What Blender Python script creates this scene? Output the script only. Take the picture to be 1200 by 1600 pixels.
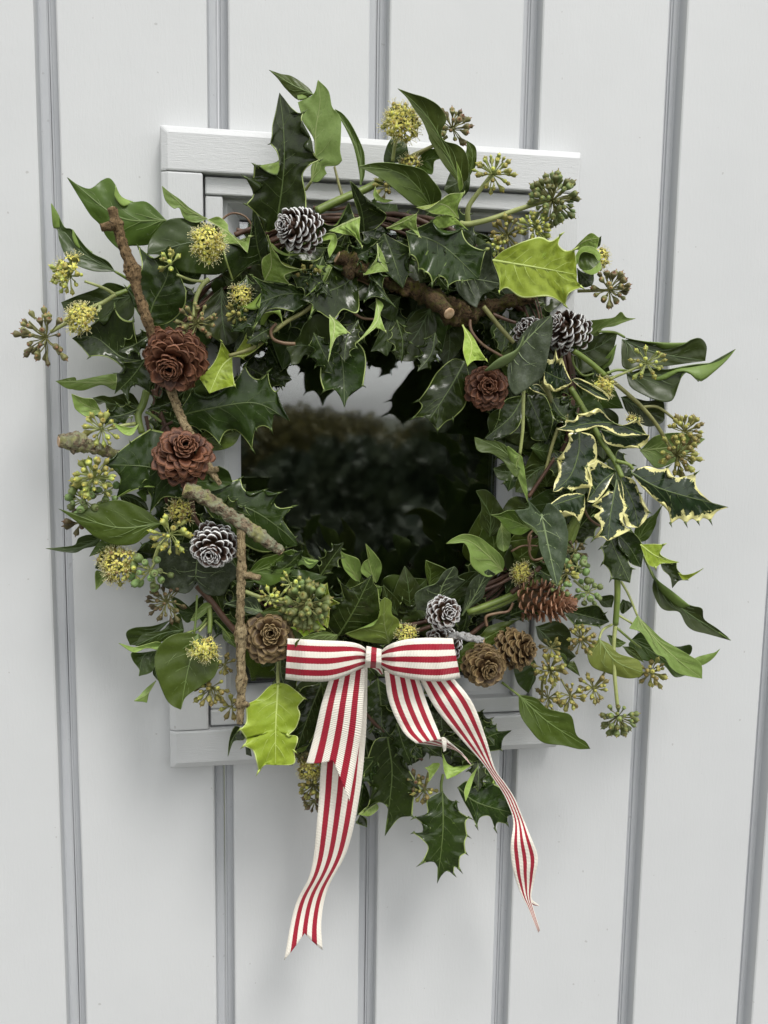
import bpy, bmesh, math, random
import numpy as np
from mathutils import Vector, Matrix, noise
random.seed(7)
for o in list(bpy.data.objects): bpy.data.objects.remove(o)
SC = bpy.context.scene
COL = SC.collection

# ------------------------------------------------------------------ camera
F_PX, PITCH, YAW, ROLL = 1382.4, 0.1253, 0.17361, 0.01467
CAM = Vector((-0.11111, -0.68, 0.04636))
_fw = Vector((math.sin(YAW)*math.cos(PITCH), math.cos(YAW)*math.cos(PITCH), -math.sin(PITCH)))
_r0 = Vector((math.cos(YAW), -math.sin(YAW), 0)); _u0 = _r0.cross(_fw)
RT = _r0*math.cos(ROLL)+_u0*math.sin(ROLL); UP = -_r0*math.sin(ROLL)+_u0*math.cos(ROLL)
cd = bpy.data.cameras.new('camera'); cam = bpy.data.objects.new('camera', cd); COL.objects.link(cam)
cd.sensor_fit = 'HORIZONTAL'; cd.sensor_width = 36; cd.lens = F_PX/1200*36; cd.clip_start = .01; cd.clip_end = 500
cam.matrix_world = Matrix(((RT.x, UP.x, -_fw.x, CAM.x), (RT.y, UP.y, -_fw.y, CAM.y), (RT.z, UP.z, -_fw.z, CAM.z), (0, 0, 0, 1)))
SC.camera = cam
SC.render.resolution_x = 768; SC.render.resolution_y = 1024

# ------------------------------------------------------------------ world, sun, exposure (bright overcast daylight)
W = bpy.data.worlds.new('World'); SC.world = W; W.use_nodes = True
wn = W.node_tree.nodes; wl = W.node_tree.links; wn.clear()
sky = wn.new('ShaderNodeTexSky'); sky.sky_type = 'NISHITA'; sky.sun_disc = False
SUN_EL, SUN_AZ = math.radians(58), math.radians(160)      # azimuth measured clockwise from +Y
sky.sun_elevation = SUN_EL; sky.sun_rotation = SUN_AZ; sky.dust_density = 1.5; sky.air_density = 1
hs = wn.new('ShaderNodeHueSaturation'); hs.inputs['Saturation'].default_value = .05
bg = wn.new('ShaderNodeBackground'); bg.inputs[1].default_value = .15
wo = wn.new('ShaderNodeOutputWorld')
wl.new(sky.outputs[0], hs.inputs['Color']); wl.new(hs.outputs[0], bg.inputs[0]); wl.new(bg.outputs[0], wo.inputs[0])
sl = bpy.data.lights.new('sun', 'SUN'); sl.energy = 1.5; sl.angle = math.radians(18); sl.color = (1, .97, .93)
sun = bpy.data.objects.new('sun', sl); COL.objects.link(sun)
_sd = Vector((math.sin(SUN_AZ)*math.cos(SUN_EL), math.cos(SUN_AZ)*math.cos(SUN_EL), math.sin(SUN_EL)))
sun.rotation_euler = _sd.to_track_quat('Z', 'Y').to_euler()
SC.view_settings.view_transform = 'Standard'; SC.view_settings.look = 'None'
SC.view_settings.exposure = 0.50; SC.view_settings.gamma = 1
SC.cycles.max_bounces = 8; SC.cycles.diffuse_bounces = 3; SC.cycles.transparent_max_bounces = 8

# ------------------------------------------------------------------ helpers
def P(px, py, d=0.0):
    """point on the view ray of photo pixel (px,py), d millimetres in front of the door face"""
    dr = _fw + RT*((px-600)/F_PX) - UP*((py-800)/F_PX)
    t = (-d/1000.0 - CAM.y)/dr.y
    return CAM + dr*t
def mmpx(d): return (680-d)/F_PX*1.03

def tag(o, label=None, cat=None, group=None, kind=None):
    if label: o['label'] = label
    if cat: o['category'] = cat
    if group: o['group'] = group
    if kind: o['kind'] = kind
    return o
def thing(name, label, cat, loc=(0, 0, 0), group=None):
    o = bpy.data.objects.new(name, None); COL.objects.link(o); o.location = loc
    o.empty_display_size = .01
    return tag(o, label, cat, group)
def link(name, me, parent=None, mats=None, loc=None):
    o = bpy.data.objects.new(name, me); COL.objects.link(o)
    if parent is not None:
        o.parent = parent
    if loc is not None: o.location = loc
    if mats:
        for m in mats: me.materials.append(m)
    return o
def wloc(o):
    v = Vector(o.location)
    while o.parent: o = o.parent; v += o.location
    return v
def mesh(name, vs, fs, parent=None, mats=None, mi=None, smooth=True, uvs=None):
    """world-space verts -> object, kept local to its parent"""
    off = wloc(parent) if parent is not None else Vector((0, 0, 0))
    me = bpy.data.meshes.new(name)
    me.from_pydata([tuple(Vector(v)-off) for v in vs], [], fs)
    if uvs is not None:
        uv = me.uv_layers.new(name='UVMap')
        for l in me.loops: uv.data[l.index].uv = uvs[l.vertex_index]
    if mi is not None:
        for p, i in zip(me.polygons, mi): p.material_index = i
    for p in me.polygons: p.use_smooth = smooth
    me.update()
    return link(name, me, parent, mats)

# ------------------------------------------------------------------ material helpers
def lin(r, g, b):
    f = lambda c: (c/255/12.92) if c/255 <= .04045 else ((c/255+.055)/1.055)**2.4
    return (f(r), f(g), f(b), 1)
class NT:
    def __init__(s, name):
        s.m = bpy.data.materials.new(name); s.m.use_nodes = True; s.t = s.m.node_tree; s.n = s.t.nodes
        s.b = s.n['Principled BSDF']; s.o = s.n['Material Output']
        s.tc = s.n.new('ShaderNodeTexCoord'); s.oi = s.n.new('ShaderNodeObjectInfo')
    def L(s, a, b): s.t.links.new(a, b)
    def noise(s, scale, detail=4, rough=.6, vec=None, dist=0):
        n = s.n.new('ShaderNodeTexNoise'); n.inputs['Scale'].default_value = scale; n.inputs['Detail'].default_value = detail
        n.inputs['Roughness'].default_value = rough; n.inputs['Distortion'].default_value = dist
        s.L(vec if vec is not None else s.tc.outputs['Object'], n.inputs['Vector']); return n.outputs['Fac']
    def mapping(s, scale=(1, 1, 1), src='Object', rot=(0, 0, 0)):
        n = s.n.new('ShaderNodeMapping'); n.inputs['Scale'].default_value = scale; n.inputs['Rotation'].default_value = rot
        s.L(s.tc.outputs[src], n.inputs['Vector']); return n.outputs[0]
    def ramp(s, fac, stops):
        n = s.n.new('ShaderNodeValToRGB'); e = n.color_ramp.elements
        while len(e) < len(stops): e.new(.5)
        for el, (p, c) in zip(e, stops): el.position = p; el.color = c if len(c) == 4 else (*c, 1)
        s.L(fac, n.inputs[0]); return n.outputs[0]
    def mix(s, fac, a, b, mode='MIX'):
        n = s.n.new('ShaderNodeMix'); n.data_type = 'RGBA'; n.blend_type = mode
        for v, i in ((fac, 0), (a, 6), (b, 7)):
            if hasattr(v, 'links'): s.L(v, n.inputs[i])
            else: n.inputs[i].default_value = v
        return n.outputs[2]
    def math(s, op, a, b=0.0, c=None):
        n = s.n.new('ShaderNodeMath'); n.operation = op
        for i, v in enumerate((a, b, c)):
            if v is None: continue
            if hasattr(v, 'links'): s.L(v, n.inputs[i])
            else: n.inputs[i].default_value = v
        return n.outputs[0]
    def col(s, c):
        if hasattr(c, 'links'): s.L(c, s.b.inputs['Base Color'])
        else: s.b.inputs['Base Color'].default_value = c
    def bump(s, h, strength=.3, dist=.001, prev=None):
        n = s.n.new('ShaderNodeBump'); n.inputs['Strength'].default_value = strength; n.inputs['Distance'].default_value = dist
        s.L(h, n.inputs['Height'])
        if prev is not None: s.L(prev, n.inputs['Normal'])
        s.L(n.outputs[0], s.b.inputs['Normal']); return n.outputs[0]
    def rgh(s, r, spec=.5):
        if hasattr(r, 'links'): s.L(r, s.b.inputs['Roughness'])
        else: s.b.inputs['Roughness'].default_value = r
        s.b.inputs['Specular IOR Level'].default_value = spec

def paint_mat(name, grain=None):
    t = NT(name)
    n1 = t.noise(6, 3); n2 = t.noise(60, 4)
    c = t.ramp(n1, [(.3, (.592, .604, .606)), (.7, (.630, .642, .644))])
    sp = t.noise(420, 2, .5, dist=.4)
    spot = t.ramp(t.noise(210, 1, .3), [(.785, (0, 0, 0)), (.80, (1, 1, 1))])
    c = t.mix(t.math('MULTIPLY', spot, .45), c, (.32, .31, .29, 1))
    if not grain:
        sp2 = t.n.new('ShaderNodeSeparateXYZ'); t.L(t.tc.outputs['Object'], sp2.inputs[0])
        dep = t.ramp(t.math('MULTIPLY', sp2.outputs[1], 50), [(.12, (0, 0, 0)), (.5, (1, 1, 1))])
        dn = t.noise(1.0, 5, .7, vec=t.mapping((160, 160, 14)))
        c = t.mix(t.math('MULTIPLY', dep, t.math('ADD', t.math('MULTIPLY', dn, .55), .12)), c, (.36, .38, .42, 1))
    c = t.mix(t.math('MULTIPLY', t.ramp(t.noise(1.0, 5, .7, vec=t.mapping((5, 5, 1.1))), [(.45, (0, 0, 0)), (.75, (1, 1, 1))]), .16), c, (.50, .51, .53, 1))
    t.col(c); t.rgh(t.math('ADD', t.math('MULTIPLY', n2, .3), .34), .35)
    h = t.noise(900, 3, .7)
    b = t.bump(h, .22, .0003)
    v = t.mapping(grain if grain else (60, 60, 9))
    g = t.noise(9, 5, .65, vec=v, dist=.6)
    b = t.bump(g, .5 if grain else .26, .0006, b)
    t.bump(n2, .12, .001, b)
    return t.m
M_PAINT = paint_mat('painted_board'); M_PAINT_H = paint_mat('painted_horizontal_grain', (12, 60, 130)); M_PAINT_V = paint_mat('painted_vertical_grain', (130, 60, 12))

def leaf_mats(name, top, top2, under, rim, vein, rough=.32, spec=.5, dusty=0.0, uspec=.35):
    out = []
    t = NT(name+'_top')
    rnd = t.oi.outputs['Random']
    n1 = t.noise(45, 4); n2 = t.noise(220, 3)
    c = t.mix(n1, top, top2)
    c = t.mix(t.math('MULTIPLY', n2, .5), c, tuple(x*.62 for x in top[:3])+(1,))
    hsv = t.n.new('ShaderNodeHueSaturation'); t.L(c, hsv.inputs['Color'])
    t.L(t.math('ADD', t.math('MULTIPLY', rnd, .55), .85), hsv.inputs['Value'])
    t.L(t.math('ADD', t.math('MULTIPLY', rnd, .03), .485 if 'lime' in name else .465), hsv.inputs['Hue'])
    c = hsv.outputs[0]
    vo = t.n.new('ShaderNodeTexVoronoi'); vo.feature = 'DISTANCE_TO_EDGE'; vo.inputs['Scale'].default_value = 300
    t.L(t.tc.outputs['Object'], vo.inputs['Vector'])
    net = t.ramp(vo.outputs['Distance'], [(.0, (1, 1, 1)), (.09, (0, 0, 0))])
    c = t.mix(t.math('MULTIPLY', net, .09), c, vein)
    bl = t.ramp(t.noise(75, 5, .75, dist=.5), [(.66, (0, 0, 0)), (.74, (1, 1, 1))])
    c = t.mix(t.math('MULTIPLY', bl, .40), c, tuple(x*.5 for x in top[:3])+(1,))
    if dusty:
        d = t.ramp(t.noise(160, 5, .7), [(.45, (0, 0, 0)), (.75, (1, 1, 1))])
        c = t.mix(t.math('MULTIPLY', d, dusty), c, (.26, .29, .25, 1))
    sp = t.ramp(t.noise(330, 1, .4), [(.755, (0, 0, 0)), (.79, (1, 1, 1))])
    c = t.mix(t.math('MULTIPLY', sp, .15), c, (.3, .31, .24, 1))
    t.col(c)
    t.rgh(t.math('ADD', t.math('MULTIPLY', t.noise(70, 3), .22), rough-.08), spec*(.66 if 'dark' in name else .6))
    b = t.bump(t.noise(70, 2, .4), .6, .0020); t.bump(t.noise(500, 2, .5), .12, .0003, b)
    out.append(t.m)
    t = NT(name+'_underside')
    n1 = t.noise(60, 5)
    c = t.mix(n1, under, tuple(x*1.28 for x in under[:3])+(1,))
    hsv = t.n.new('ShaderNodeHueSaturation'); t.L(c, hsv.inputs['Color'])
    t.L(t.math('ADD', t.math('MULTIPLY', t.oi.outputs['Random'], .4), .78), hsv.inputs['Value'])
    vo = t.n.new('ShaderNodeTexVoronoi'); vo.feature = 'DISTANCE_TO_EDGE'; vo.inputs['Scale'].default_value = 260
    t.L(t.tc.outputs['Object'], vo.inputs['Vector'])
    net = t.ramp(vo.outputs['Distance'], [(.0, (1, 1, 1)), (.10, (0, 0, 0))])
    c0 = t.mix(t.math('MULTIPLY', net, .22), hsv.outputs[0], vein)
    c = t.mix(t.math('MULTIPLY', t.ramp(t.noise(260, 3), [(.62, (0, 0, 0)), (.74, (1, 1, 1))]), .35), c0, tuple(x*.5 for x in under[:3])+(1,))
    t.col(c); t.rgh(.48, uspec); t.bump(t.noise(300, 4, .6), .35, .0007)
    t.b.inputs['Subsurface Weight'].default_value = 0.0
    out.append(t.m)
    t = NT(name+'_margin'); t.col(rim); t.rgh(.45); out.append(t.m)
    t = NT(name+'_vein'); t.col(vein); t.rgh(.42); out.append(t.m)
    return out
LM = {
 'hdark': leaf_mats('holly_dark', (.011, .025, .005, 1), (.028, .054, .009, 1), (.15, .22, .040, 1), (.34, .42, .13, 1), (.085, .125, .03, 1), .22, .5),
 'hlime': leaf_mats('holly_lime', (.20, .30, .020, 1), (.33, .43, .045, 1), (.27, .40, .04, 1), (.50, .58, .20, 1), (.44, .54, .13, 1), .36, .4),
 'hlight': leaf_mats('holly_pale', (.14, .22, .035, 1), (.19, .28, .045, 1), (.19, .285, .05, 1), (.50, .56, .24, 1), (.36, .43, .16, 1), .36, .4),
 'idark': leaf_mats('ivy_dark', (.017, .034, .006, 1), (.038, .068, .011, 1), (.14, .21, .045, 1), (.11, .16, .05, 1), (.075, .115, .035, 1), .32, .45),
 'imid': leaf_mats('ivy_green', (.036, .072, .010, 1), (.062, .110, .015, 1), (.16, .235, .05, 1), (.18, .25, .07, 1), (.13, .19, .045, 1), .34, .42),
 'ilight': leaf_mats('ivy_pale', (.12, .185, .035, 1), (.16, .23, .045, 1), (.15, .225, .05, 1), (.27, .34, .10, 1), (.25, .32, .10, 1), .42, .35),
 'igrey': leaf_mats('ivy_grey', (.026, .042, .020, 1), (.045, .068, .030, 1), (.14, .19, .07, 1), (.13, .18, .08, 1), (.19, .25, .11, 1), .44, .4, .22),
}
def var_mats():
    t = NT('variegated_top')
    sep = t.n.new('ShaderNodeSeparateXYZ'); t.L(t.tc.outputs['UV'], sep.inputs[0])
    v = t.math('ABSOLUTE', t.math('SUBTRACT', t.math('MULTIPLY', sep.outputs[1], 2), 1))
    nz = t.noise(170, 4, .7)
    u = t.math('POWER', sep.outputs[0], 3.0)
    e = t.math('ADD', t.math('ADD', v, t.math('MULTIPLY', t.math('SUBTRACT', nz, .5), 1.15)), t.math('MULTIPLY', u, .25))
    mk = t.ramp(e, [(.78, (0, 0, 0)), (.81, (1, 1, 1))])
    g = t.mix(t.noise(40, 3), (.009, .022, .007, 1), (.022, .042, .012, 1))
    y = t.mix(t.noise(120, 3), (.66, .62, .20, 1), (.78, .75, .38, 1))
    t.col(t.mix(mk, g, y)); t.rgh(t.math('ADD', t.math('MULTIPLY', t.noise(70, 3), .2), .16), .5)
    t.bump(t.noise(130, 3, .5), .35, .0012)
    a = LM['hdark']
    r = NT('variegated_margin'); r.col((.78, .76, .45, 1)); r.rgh(.5)
    u = NT('variegated_underside'); u.col((.34, .42, .16, 1)); u.rgh(.5)
    return [t.m, u.m, r.m, a[3]]
LM['var'] = var_mats()

def simple(name, c1, c2=None, rough=.5, scale=120, spec=.5, bmp=.3, bs=400, bd=.0006, rnd=0.0):
    t = NT(name)
    c = c1 if c2 is None else t.mix(t.ramp(t.noise(scale, 4), [(.35, (0, 0, 0)), (.65, (1, 1, 1))]), c1, c2)
    if rnd:
        h = t.n.new('ShaderNodeHueSaturation')
        if hasattr(c, 'links'): t.L(c, h.inputs['Color'])
        else: h.inputs['Color'].default_value = c
        t.L(t.math('ADD', t.math('MULTIPLY', t.oi.outputs['Random'], rnd), 1-rnd/2), h.inputs['Value']); c = h.outputs[0]
    t.col(c); t.rgh(rough, spec)
    if bmp: t.bump(t.noise(bs, 4, .65), bmp, bd)
    return t.m
M_STEM = simple('green_stem', (.13, .19, .035, 1), (.20, .26, .06, 1), .42, 90)
M_STEM_OLIVE = simple('olive_stem', (.17, .17, .055, 1), (.25, .25, .09, 1), .5, 120)
M_STEM_PALE = simple('pale_stem', (.30, .34, .11, 1), (.38, .42, .16, 1), .45, 120)
M_VINE = simple('vine_bark', (.060, .028, .017, 1), (.13, .068, .040, 1), .5, 90, bmp=.6, bs=260)
M_TENDRIL = simple('tendril', (.14, .075, .045, 1), (.20, .13, .07, 1), .5, 150)
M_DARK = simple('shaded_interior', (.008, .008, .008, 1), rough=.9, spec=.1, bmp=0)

# pods, florets
def pod_mat(name, low, high, tip):
    t = NT(name)
    sep = t.n.new('ShaderNodeSeparateXYZ'); t.L(t.tc.outputs['UV'], sep.inputs[0])
    c = t.ramp(sep.outputs[1], [(.0, low), (.55, low), (.78, high), (.95, tip)])
    h = t.n.new('ShaderNodeHueSaturation'); t.L(c, h.inputs['Color'])
    t.L(t.math('ADD', t.math('MULTIPLY', t.oi.outputs['Random'], .7), .65), h.inputs['Value'])
    t.L(t.math('ADD', t.math('MULTIPLY', t.oi.outputs['Random'], .06), .47), h.inputs['Hue'])
    c = t.mix(t.math('MULTIPLY', t.noise(900, 3), .35), h.outputs[0], tuple(x*.4 for x in low[:3])+(1,))
    t.col(c); t.rgh(.5, .4); t.bump(t.noise(1200, 2), .3, .0003)
    return t.m
PM = {
 'green': pod_mat('pod_green', (.17, .21, .07, 1), (.30, .29, .07, 1), (.20, .12, .05, 1)),
 'brown': pod_mat('pod_brown', (.19, .18, .07, 1), (.34, .17, .08, 1), (.16, .07, .04, 1)),
 'yellow': pod_mat('pod_yellow', (.38, .40, .11, 1), (.66, .58, .10, 1), (.60, .50, .08, 1)),
 'olive': pod_mat('pod_olive', (.27, .25, .07, 1), (.45, .36, .09, 1), (.24, .15, .05, 1)),
 'dark': pod_mat('pod_dark', (.12, .10, .04, 1), (.19, .12, .05, 1), (.07, .035, .02, 1)),
 'berry': pod_mat('pod_big_green', (.19, .26, .085, 1), (.17, .20, .075, 1), (.15, .08, .06, 1)),
}
M_STAMEN = simple('stamen', (.78, .74, .40, 1), rough=.5, bmp=0)
M_PETAL = simple('petal', (.58, .54, .09, 1), (.80, .72, .18, 1), .5, 600, rnd=.4)
# ================================================================== DOOR
def box_prism(prof, z0, z1):
    """profile [(x,y)..] closed polygon extruded in z"""
    n = len(prof); vs = [(x, y, z0) for x, y in prof]+[(x, y, z1) for x, y in prof]
    fs = [(i, (i+1) % n, (i+1) % n+n, i+n) for i in range(n)]+[tuple(range(n))[::-1], tuple(range(n, 2*n))]
    return vs, fs
def bev(o, w, seg=2):
    m = o.modifiers.new('bevel', 'BEVEL'); m.width = w; m.segments = seg; m.limit_method = 'ANGLE'; m.angle_limit = math.radians(30)
    return o
door = thing('plank_door', 'pale grey painted plank door with small framed window behind the wreath', 'door', (0, 0, -.6))
PITCHB = .1172
GX = [-.23469+PITCHB*i for i in range(-3, 9)]       # joint centre lines
ZB, ZT = -.62, .46
WX0, WX1, WZ0, WZ1 = -.128, .1295, -.2085, .2065      # hole for the sash
def board(x0, x1, z0, z1):
    hw = .0070; dp = .0120
    jj = random.uniform(-.0004, .0004)
    # wide flat face, drop into a shallow channel, small tongue bead beside the joint
    prof = [(x0+hw+.0016, 0+jj), (x0+hw+.0005, .0008+jj), (x0+hw-.0004, dp-.001), (x0+hw-.0018, dp), (x0+.0022, dp+.0002), (x0+.0016, dp+.0016), (x0+.0003, dp+.0016),
            (x0+.0003, .022), (x1-.0002, .022), (x1-.0002, dp+.0012), (x1-.0014, dp+.0002), (x1-hw+.0012, dp), (x1-hw+.0004, dp-.001), (x1-hw-.0006, .0008+jj), (x1-hw-.0018, 0+jj)]
    vs, fs = box_prism(prof, z0, z1)
    # subdivide lengthwise so the board can have a faint natural waver
    vs2 = []; fs2 = []; n = len(prof); K = 14
    for k in range(K+1):
        z = z0+(z1-z0)*k/K
        for i, (x, y) in enumerate(prof):
            w = noise.noise(Vector((x0*9, z*7, i//4*.3)))*.0004
            vs2.append((x+w, y, z))
    for k in range(K):
        for i in range(n):
            j = (i+1) % n
            fs2.append((k*n+i, k*n+j, (k+1)*n+j, (k+1)*n+i))
    fs2 += [tuple(range(n))[::-1], tuple(range(K*n, K*n+n))]
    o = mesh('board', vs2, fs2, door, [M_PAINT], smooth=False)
    for p in o.data.polygons: p.use_smooth = False
    return o
for i in range(len(GX)-1):
    a, b = GX[i], GX[i+1]
    if a > -.13 and b < .13:
        board(a, b, ZB, WZ0-.004); board(a, b, WZ1+.004, ZT)
    else: board(a, b, ZB, ZT)
def prism(name, quad_outer, quad_inner, y_front, y_back, mat, bevel=.0015, parent=door, inner_drop=0.0):
    pass
CX0, CX1, CZ0, CZ1 = -.15759, .15321, -.23545, .23545   # casing outer (front face 18 mm proud)
IX0, IX1, IZ0, IZ1 = -.1285, .1290, -.2055, .2045        # casing inner
YF, YB = -.018, -.0003
def hexa(name, x0, x1, z0, z1, yf, yb, mat, ch=(0, 0, 0, 0), bw=.0012):
    """box whose front face is set in by chamfers ch=(left,right,bottom,top)"""
    l, r, b, t = ch; ym = yf+max(ch)*.55 if max(ch) else yf
    vs = [(x0, yb, z0), (x1, yb, z0), (x1, yb, z1), (x0, yb, z1)]
    if max(ch):
        vs += [(x0, ym, z0), (x1, ym, z0), (x1, ym, z1), (x0, ym, z1)]
        vs += [(x0+l, yf, z0+b), (x1-r, yf, z0+b), (x1-r, yf, z1-t), (x0+l, yf, z1-t)]
        fs = [(0, 1, 2, 3)]
        for k in (0, 4):
            for i in range(4): j = (i+1) % 4; fs.append((k+j, k+i, k+i+4, k+j+4))
        fs.append((11, 10, 9, 8))
    else:
        vs += [(x0, yf, z0), (x1, yf, z0), (x1, yf, z1), (x0, yf, z1)]
        fs = [(0, 1, 2, 3)]
        for i in range(4): j = (i+1) % 4; fs.append((j, i, i+4, j+4))
        fs.append((7, 6, 5, 4))
    o = mesh(name, vs, fs, door, [mat], smooth=False); bev(o, bw); return o
CH = .0052
hexa('casing_board', CX0, CX1, IZ1, CZ1, YF, YB, M_PAINT_H, (CH, CH*.3, 0, CH))
hexa('casing_board', CX0, CX1, CZ0, IZ0, YF, YB, M_PAINT_H, (CH, CH*.3, CH, 0))
hexa('casing_board', CX0, IX0, IZ0+.0004, IZ1-.0004, YF+.0005, YB, M_PAINT_V, (CH, 0, 0, 0))
hexa('casing_board', IX1, CX1, IZ0+.0004, IZ1-.0004, YF+.0005, YB, M_PAINT_V, (0, CH*.3, 0, 0))
# sash set inside the casing with a dark shadow gap
g = .0014; SX0, SX1, SZ0, SZ1 = IX0+g, IX1-g, IZ0+g, IZ1-g; SF = -.0125; SW = .0125
GY = .014                                                     # glass plane
hexa('sash_rail', SX0, SX1, SZ1-SW, SZ1, SF, GY+.006, M_PAINT_H)
hexa('sash_rail', SX0, SX1, SZ0, SZ0+SW, SF, GY+.006, M_PAINT_H)
hexa('sash_stile', SX0, SX0+SW, SZ0+SW+.0004, SZ1-SW-.0004, SF+.0012, GY+.006, M_PAINT_V)
hexa('sash_stile', SX1-SW, SX1, SZ0+SW+.0004, SZ1-SW-.0004, SF+.0012, GY+.006, M_PAINT_V)
def bead(axis, sgn):
    x0, x1, z0, z1 = SX0+SW, SX1-SW, SZ0+SW, SZ1-SW; w = .012; y0, y1 = SF+.010, GY-.001
    if axis == 'x':
        xo = x0 if sgn > 0 else x1; xi = xo+sgn*w
        a = [(xo, y0, z0), (xo, y0, z1), (xo+sgn*.003, y0, z1-.003), (xo+sgn*.003, y0, z0+.003), (xi, y1-.004, z0+w), (xi, y1-.004, z1-w), (xi, y1, z0+w), (xi, y1, z1-w), (xo, y1, z0), (xo, y1, z1)]
    else:
        zo = z0 if sgn > 0 else z1; zi = zo+sgn*w
        a = [(x0, y0, zo), (x1, y0, zo), (x1-.003, y0, zo+sgn*.003), (x0+.003, y0, zo+sgn*.003), (x0+w, y1-.004, zi), (x1-w, y1-.004, zi), (x0+w, y1, zi), (x1-w, y1, zi), (x0, y1, zo), (x1, y1, zo)]
    f = [(0, 1, 2, 3), (3, 2, 5, 4), (4, 5, 7, 6), (6, 7, 9, 8), (8, 9, 1, 0), (0, 3, 4, 6, 8), (1, 9, 7, 5, 2)]
    o = mesh('glazing_bead', a, f, door, [M_PAINT], smooth=False)
    bm = bmesh.new(); bm.from_mesh(o.data); bmesh.ops.recalc_face_normals(bm, faces=bm.faces); bm.to_mesh(o.data); bm.free()
for ax in 'xz':
    for s in (1, -1): bead(ax, s)
# pale spacer strips round the sealed unit, behind the glass edge
M_SPACER = simple('spacer_strip', (.45, .46, .47, 1), rough=.35, bmp=0)
gx0, gx1, gz0, gz1 = SX0+SW+.012, SX1-SW-.012, SZ0+SW+.012, SZ1-SW-.012
def bx(name, x0, x1, y0, y1, z0, z1, mat, parent=door):
    vs = [(x, y, z) for x in (x0, x1) for y in (y0, y1) for z in (z0, z1)]
    fs = [(0, 1, 3, 2), (4, 6, 7, 5), (0, 4, 5, 1), (2, 3, 7, 6), (0, 2, 6, 4), (1, 5, 7, 3)]
    return mesh(name, vs, fs, parent, [mat], smooth=False)
bx('spacer_strip', gx1-.0026, gx1-.0012, GY+.006, GY+.014, gz0, gz1, M_SPACER)
# glass: thin pane, fresnel mix of clear and mirror
t = NT('window_glass'); t.n.remove(t.b)
fr = t.n.new('ShaderNodeFresnel'); fr.inputs[0].default_value = 2.6
tr = t.n.new('ShaderNodeBsdfTransparent'); tr.inputs[0].default_value = (.75, .80, .78, 1)
gl = t.n.new('ShaderNodeBsdfGlossy'); gl.inputs['Roughness'].default_value = .038; gl.inputs[0].default_value = (1, 1, 1, 1)
bmpn = t.n.new('ShaderNodeBump'); bmpn.inputs['Strength'].default_value = .12; bmpn.inputs['Distance'].default_value = .0004
t.L(t.noise(18, 2), bmpn.inputs['Height']); t.L(bmpn.outputs[0], gl.inputs['Normal'])
mx = t.n.new('ShaderNodeMixShader'); t.L(fr.outputs[0], mx.inputs[0]); t.L(tr.outputs[0], mx.inputs[1]); t.L(gl.outputs[0], mx.inputs[2]); t.L(mx.outputs[0], t.o.inputs[0])
bx('glass_pane', gx0-.004, gx1+.004, GY, GY+.004, gz0-.004, gz1+.004, t.m)
# unlit room behind the pane: a box whose near-black colour paints in its darkness
bx('dark_room_box', gx0-.02, gx1+.02, GY+.0065, GY+.25, gz0-.02, gz1+.02, M_DARK)
_o = bpy.data.objects['dark_room_box']
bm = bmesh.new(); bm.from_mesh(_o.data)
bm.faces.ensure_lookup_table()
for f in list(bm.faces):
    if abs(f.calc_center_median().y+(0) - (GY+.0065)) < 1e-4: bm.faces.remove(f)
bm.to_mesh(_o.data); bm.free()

# ================================================================== LEAVES
_z = [0, 0, 1.0]
def Z(x, y, s): _z[:] = [x, y, s]
def pts(s):
    out = []
    for w in s.split():
        sh = w.endswith('s'); a = w.rstrip('s').split(',')
        out.append((_z[0]+float(a[0])*_z[2], _z[1]+float(a[1])*_z[2], sh))
    return out
def crom(p0, p1, p2, p3, s):
    return tuple(.5*((2*p1[k])+(-p0[k]+p2[k])*s+(2*p0[k]-5*p1[k]+4*p2[k]-p3[k])*s*s+(-p0[k]+3*p1[k]-3*p2[k]+p3[k])*s**3) for k in (0, 1))
class Curve:
    """interpolates a list of (x,y,sharp); catmull-rom, broken at sharp points; t by chord length"""
    def __init__(s, P_, holly=False, mid=None, k=.3):
        s.p = P_; n = len(P_)
        d = [0]
        for i in range(1, n): d.append(d[-1]+math.hypot(P_[i][0]-P_[i-1][0], P_[i][1]-P_[i-1][1])+1e-6)
        s.t = [x/d[-1] for x in d]; s.h = holly; s.mid = mid; s.k = k
    def __call__(s, t):
        n = len(s.p); i = 0
        while i < n-2 and t > s.t[i+1]: i += 1
        u = (t-s.t[i])/(s.t[i+1]-s.t[i]+1e-9); a, b = s.p[i], s.p[i+1]
        if s.h:
            m = s.mid((s.t[i]+s.t[i+1])/2); cx, cy = (a[0]+b[0])/2, (a[1]+b[1])/2
            L_ = math.hypot(b[0]-a[0], b[1]-a[1]); dx, dy = m[0]-cx, m[1]-cy; dl = math.hypot(dx, dy)+1e-6
            kk = s.k if 0 < i < n-2 else s.k*.2
            kk = min(kk*L_*2, dl*.8)
            cx += dx/dl*kk; cy += dy/dl*kk
            return ((1-u)**2*a[0]+2*u*(1-u)*cx+u*u*b[0], (1-u)**2*a[1]+2*u*(1-u)*cy+u*u*b[1])
        ex = lambda q, r: (2*q[0]-r[0], 2*q[1]-r[1])
        p0 = s.p[i-1] if i > 0 and not a[2] else ex(a, b)
        p3 = s.p[i+2] if i+2 < n and not b[2] else ex(b, a)
        return crom(p0, a, b, p3, u)
RL = random.Random(11)
CUR = None; SPRIGS = []
def S(name, label, cat, px, py, d=35, group=None):
    global CUR
    CUR = thing(name, label, cat, P(px, py, d), group); SPRIGS.append((CUR, px, py)); return CUR
VS = [-1, -.955, -.8, -.58, -.32, -.1, 0, .1, .32, .58, .8, .955, 1]
LEAVES = []
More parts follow.
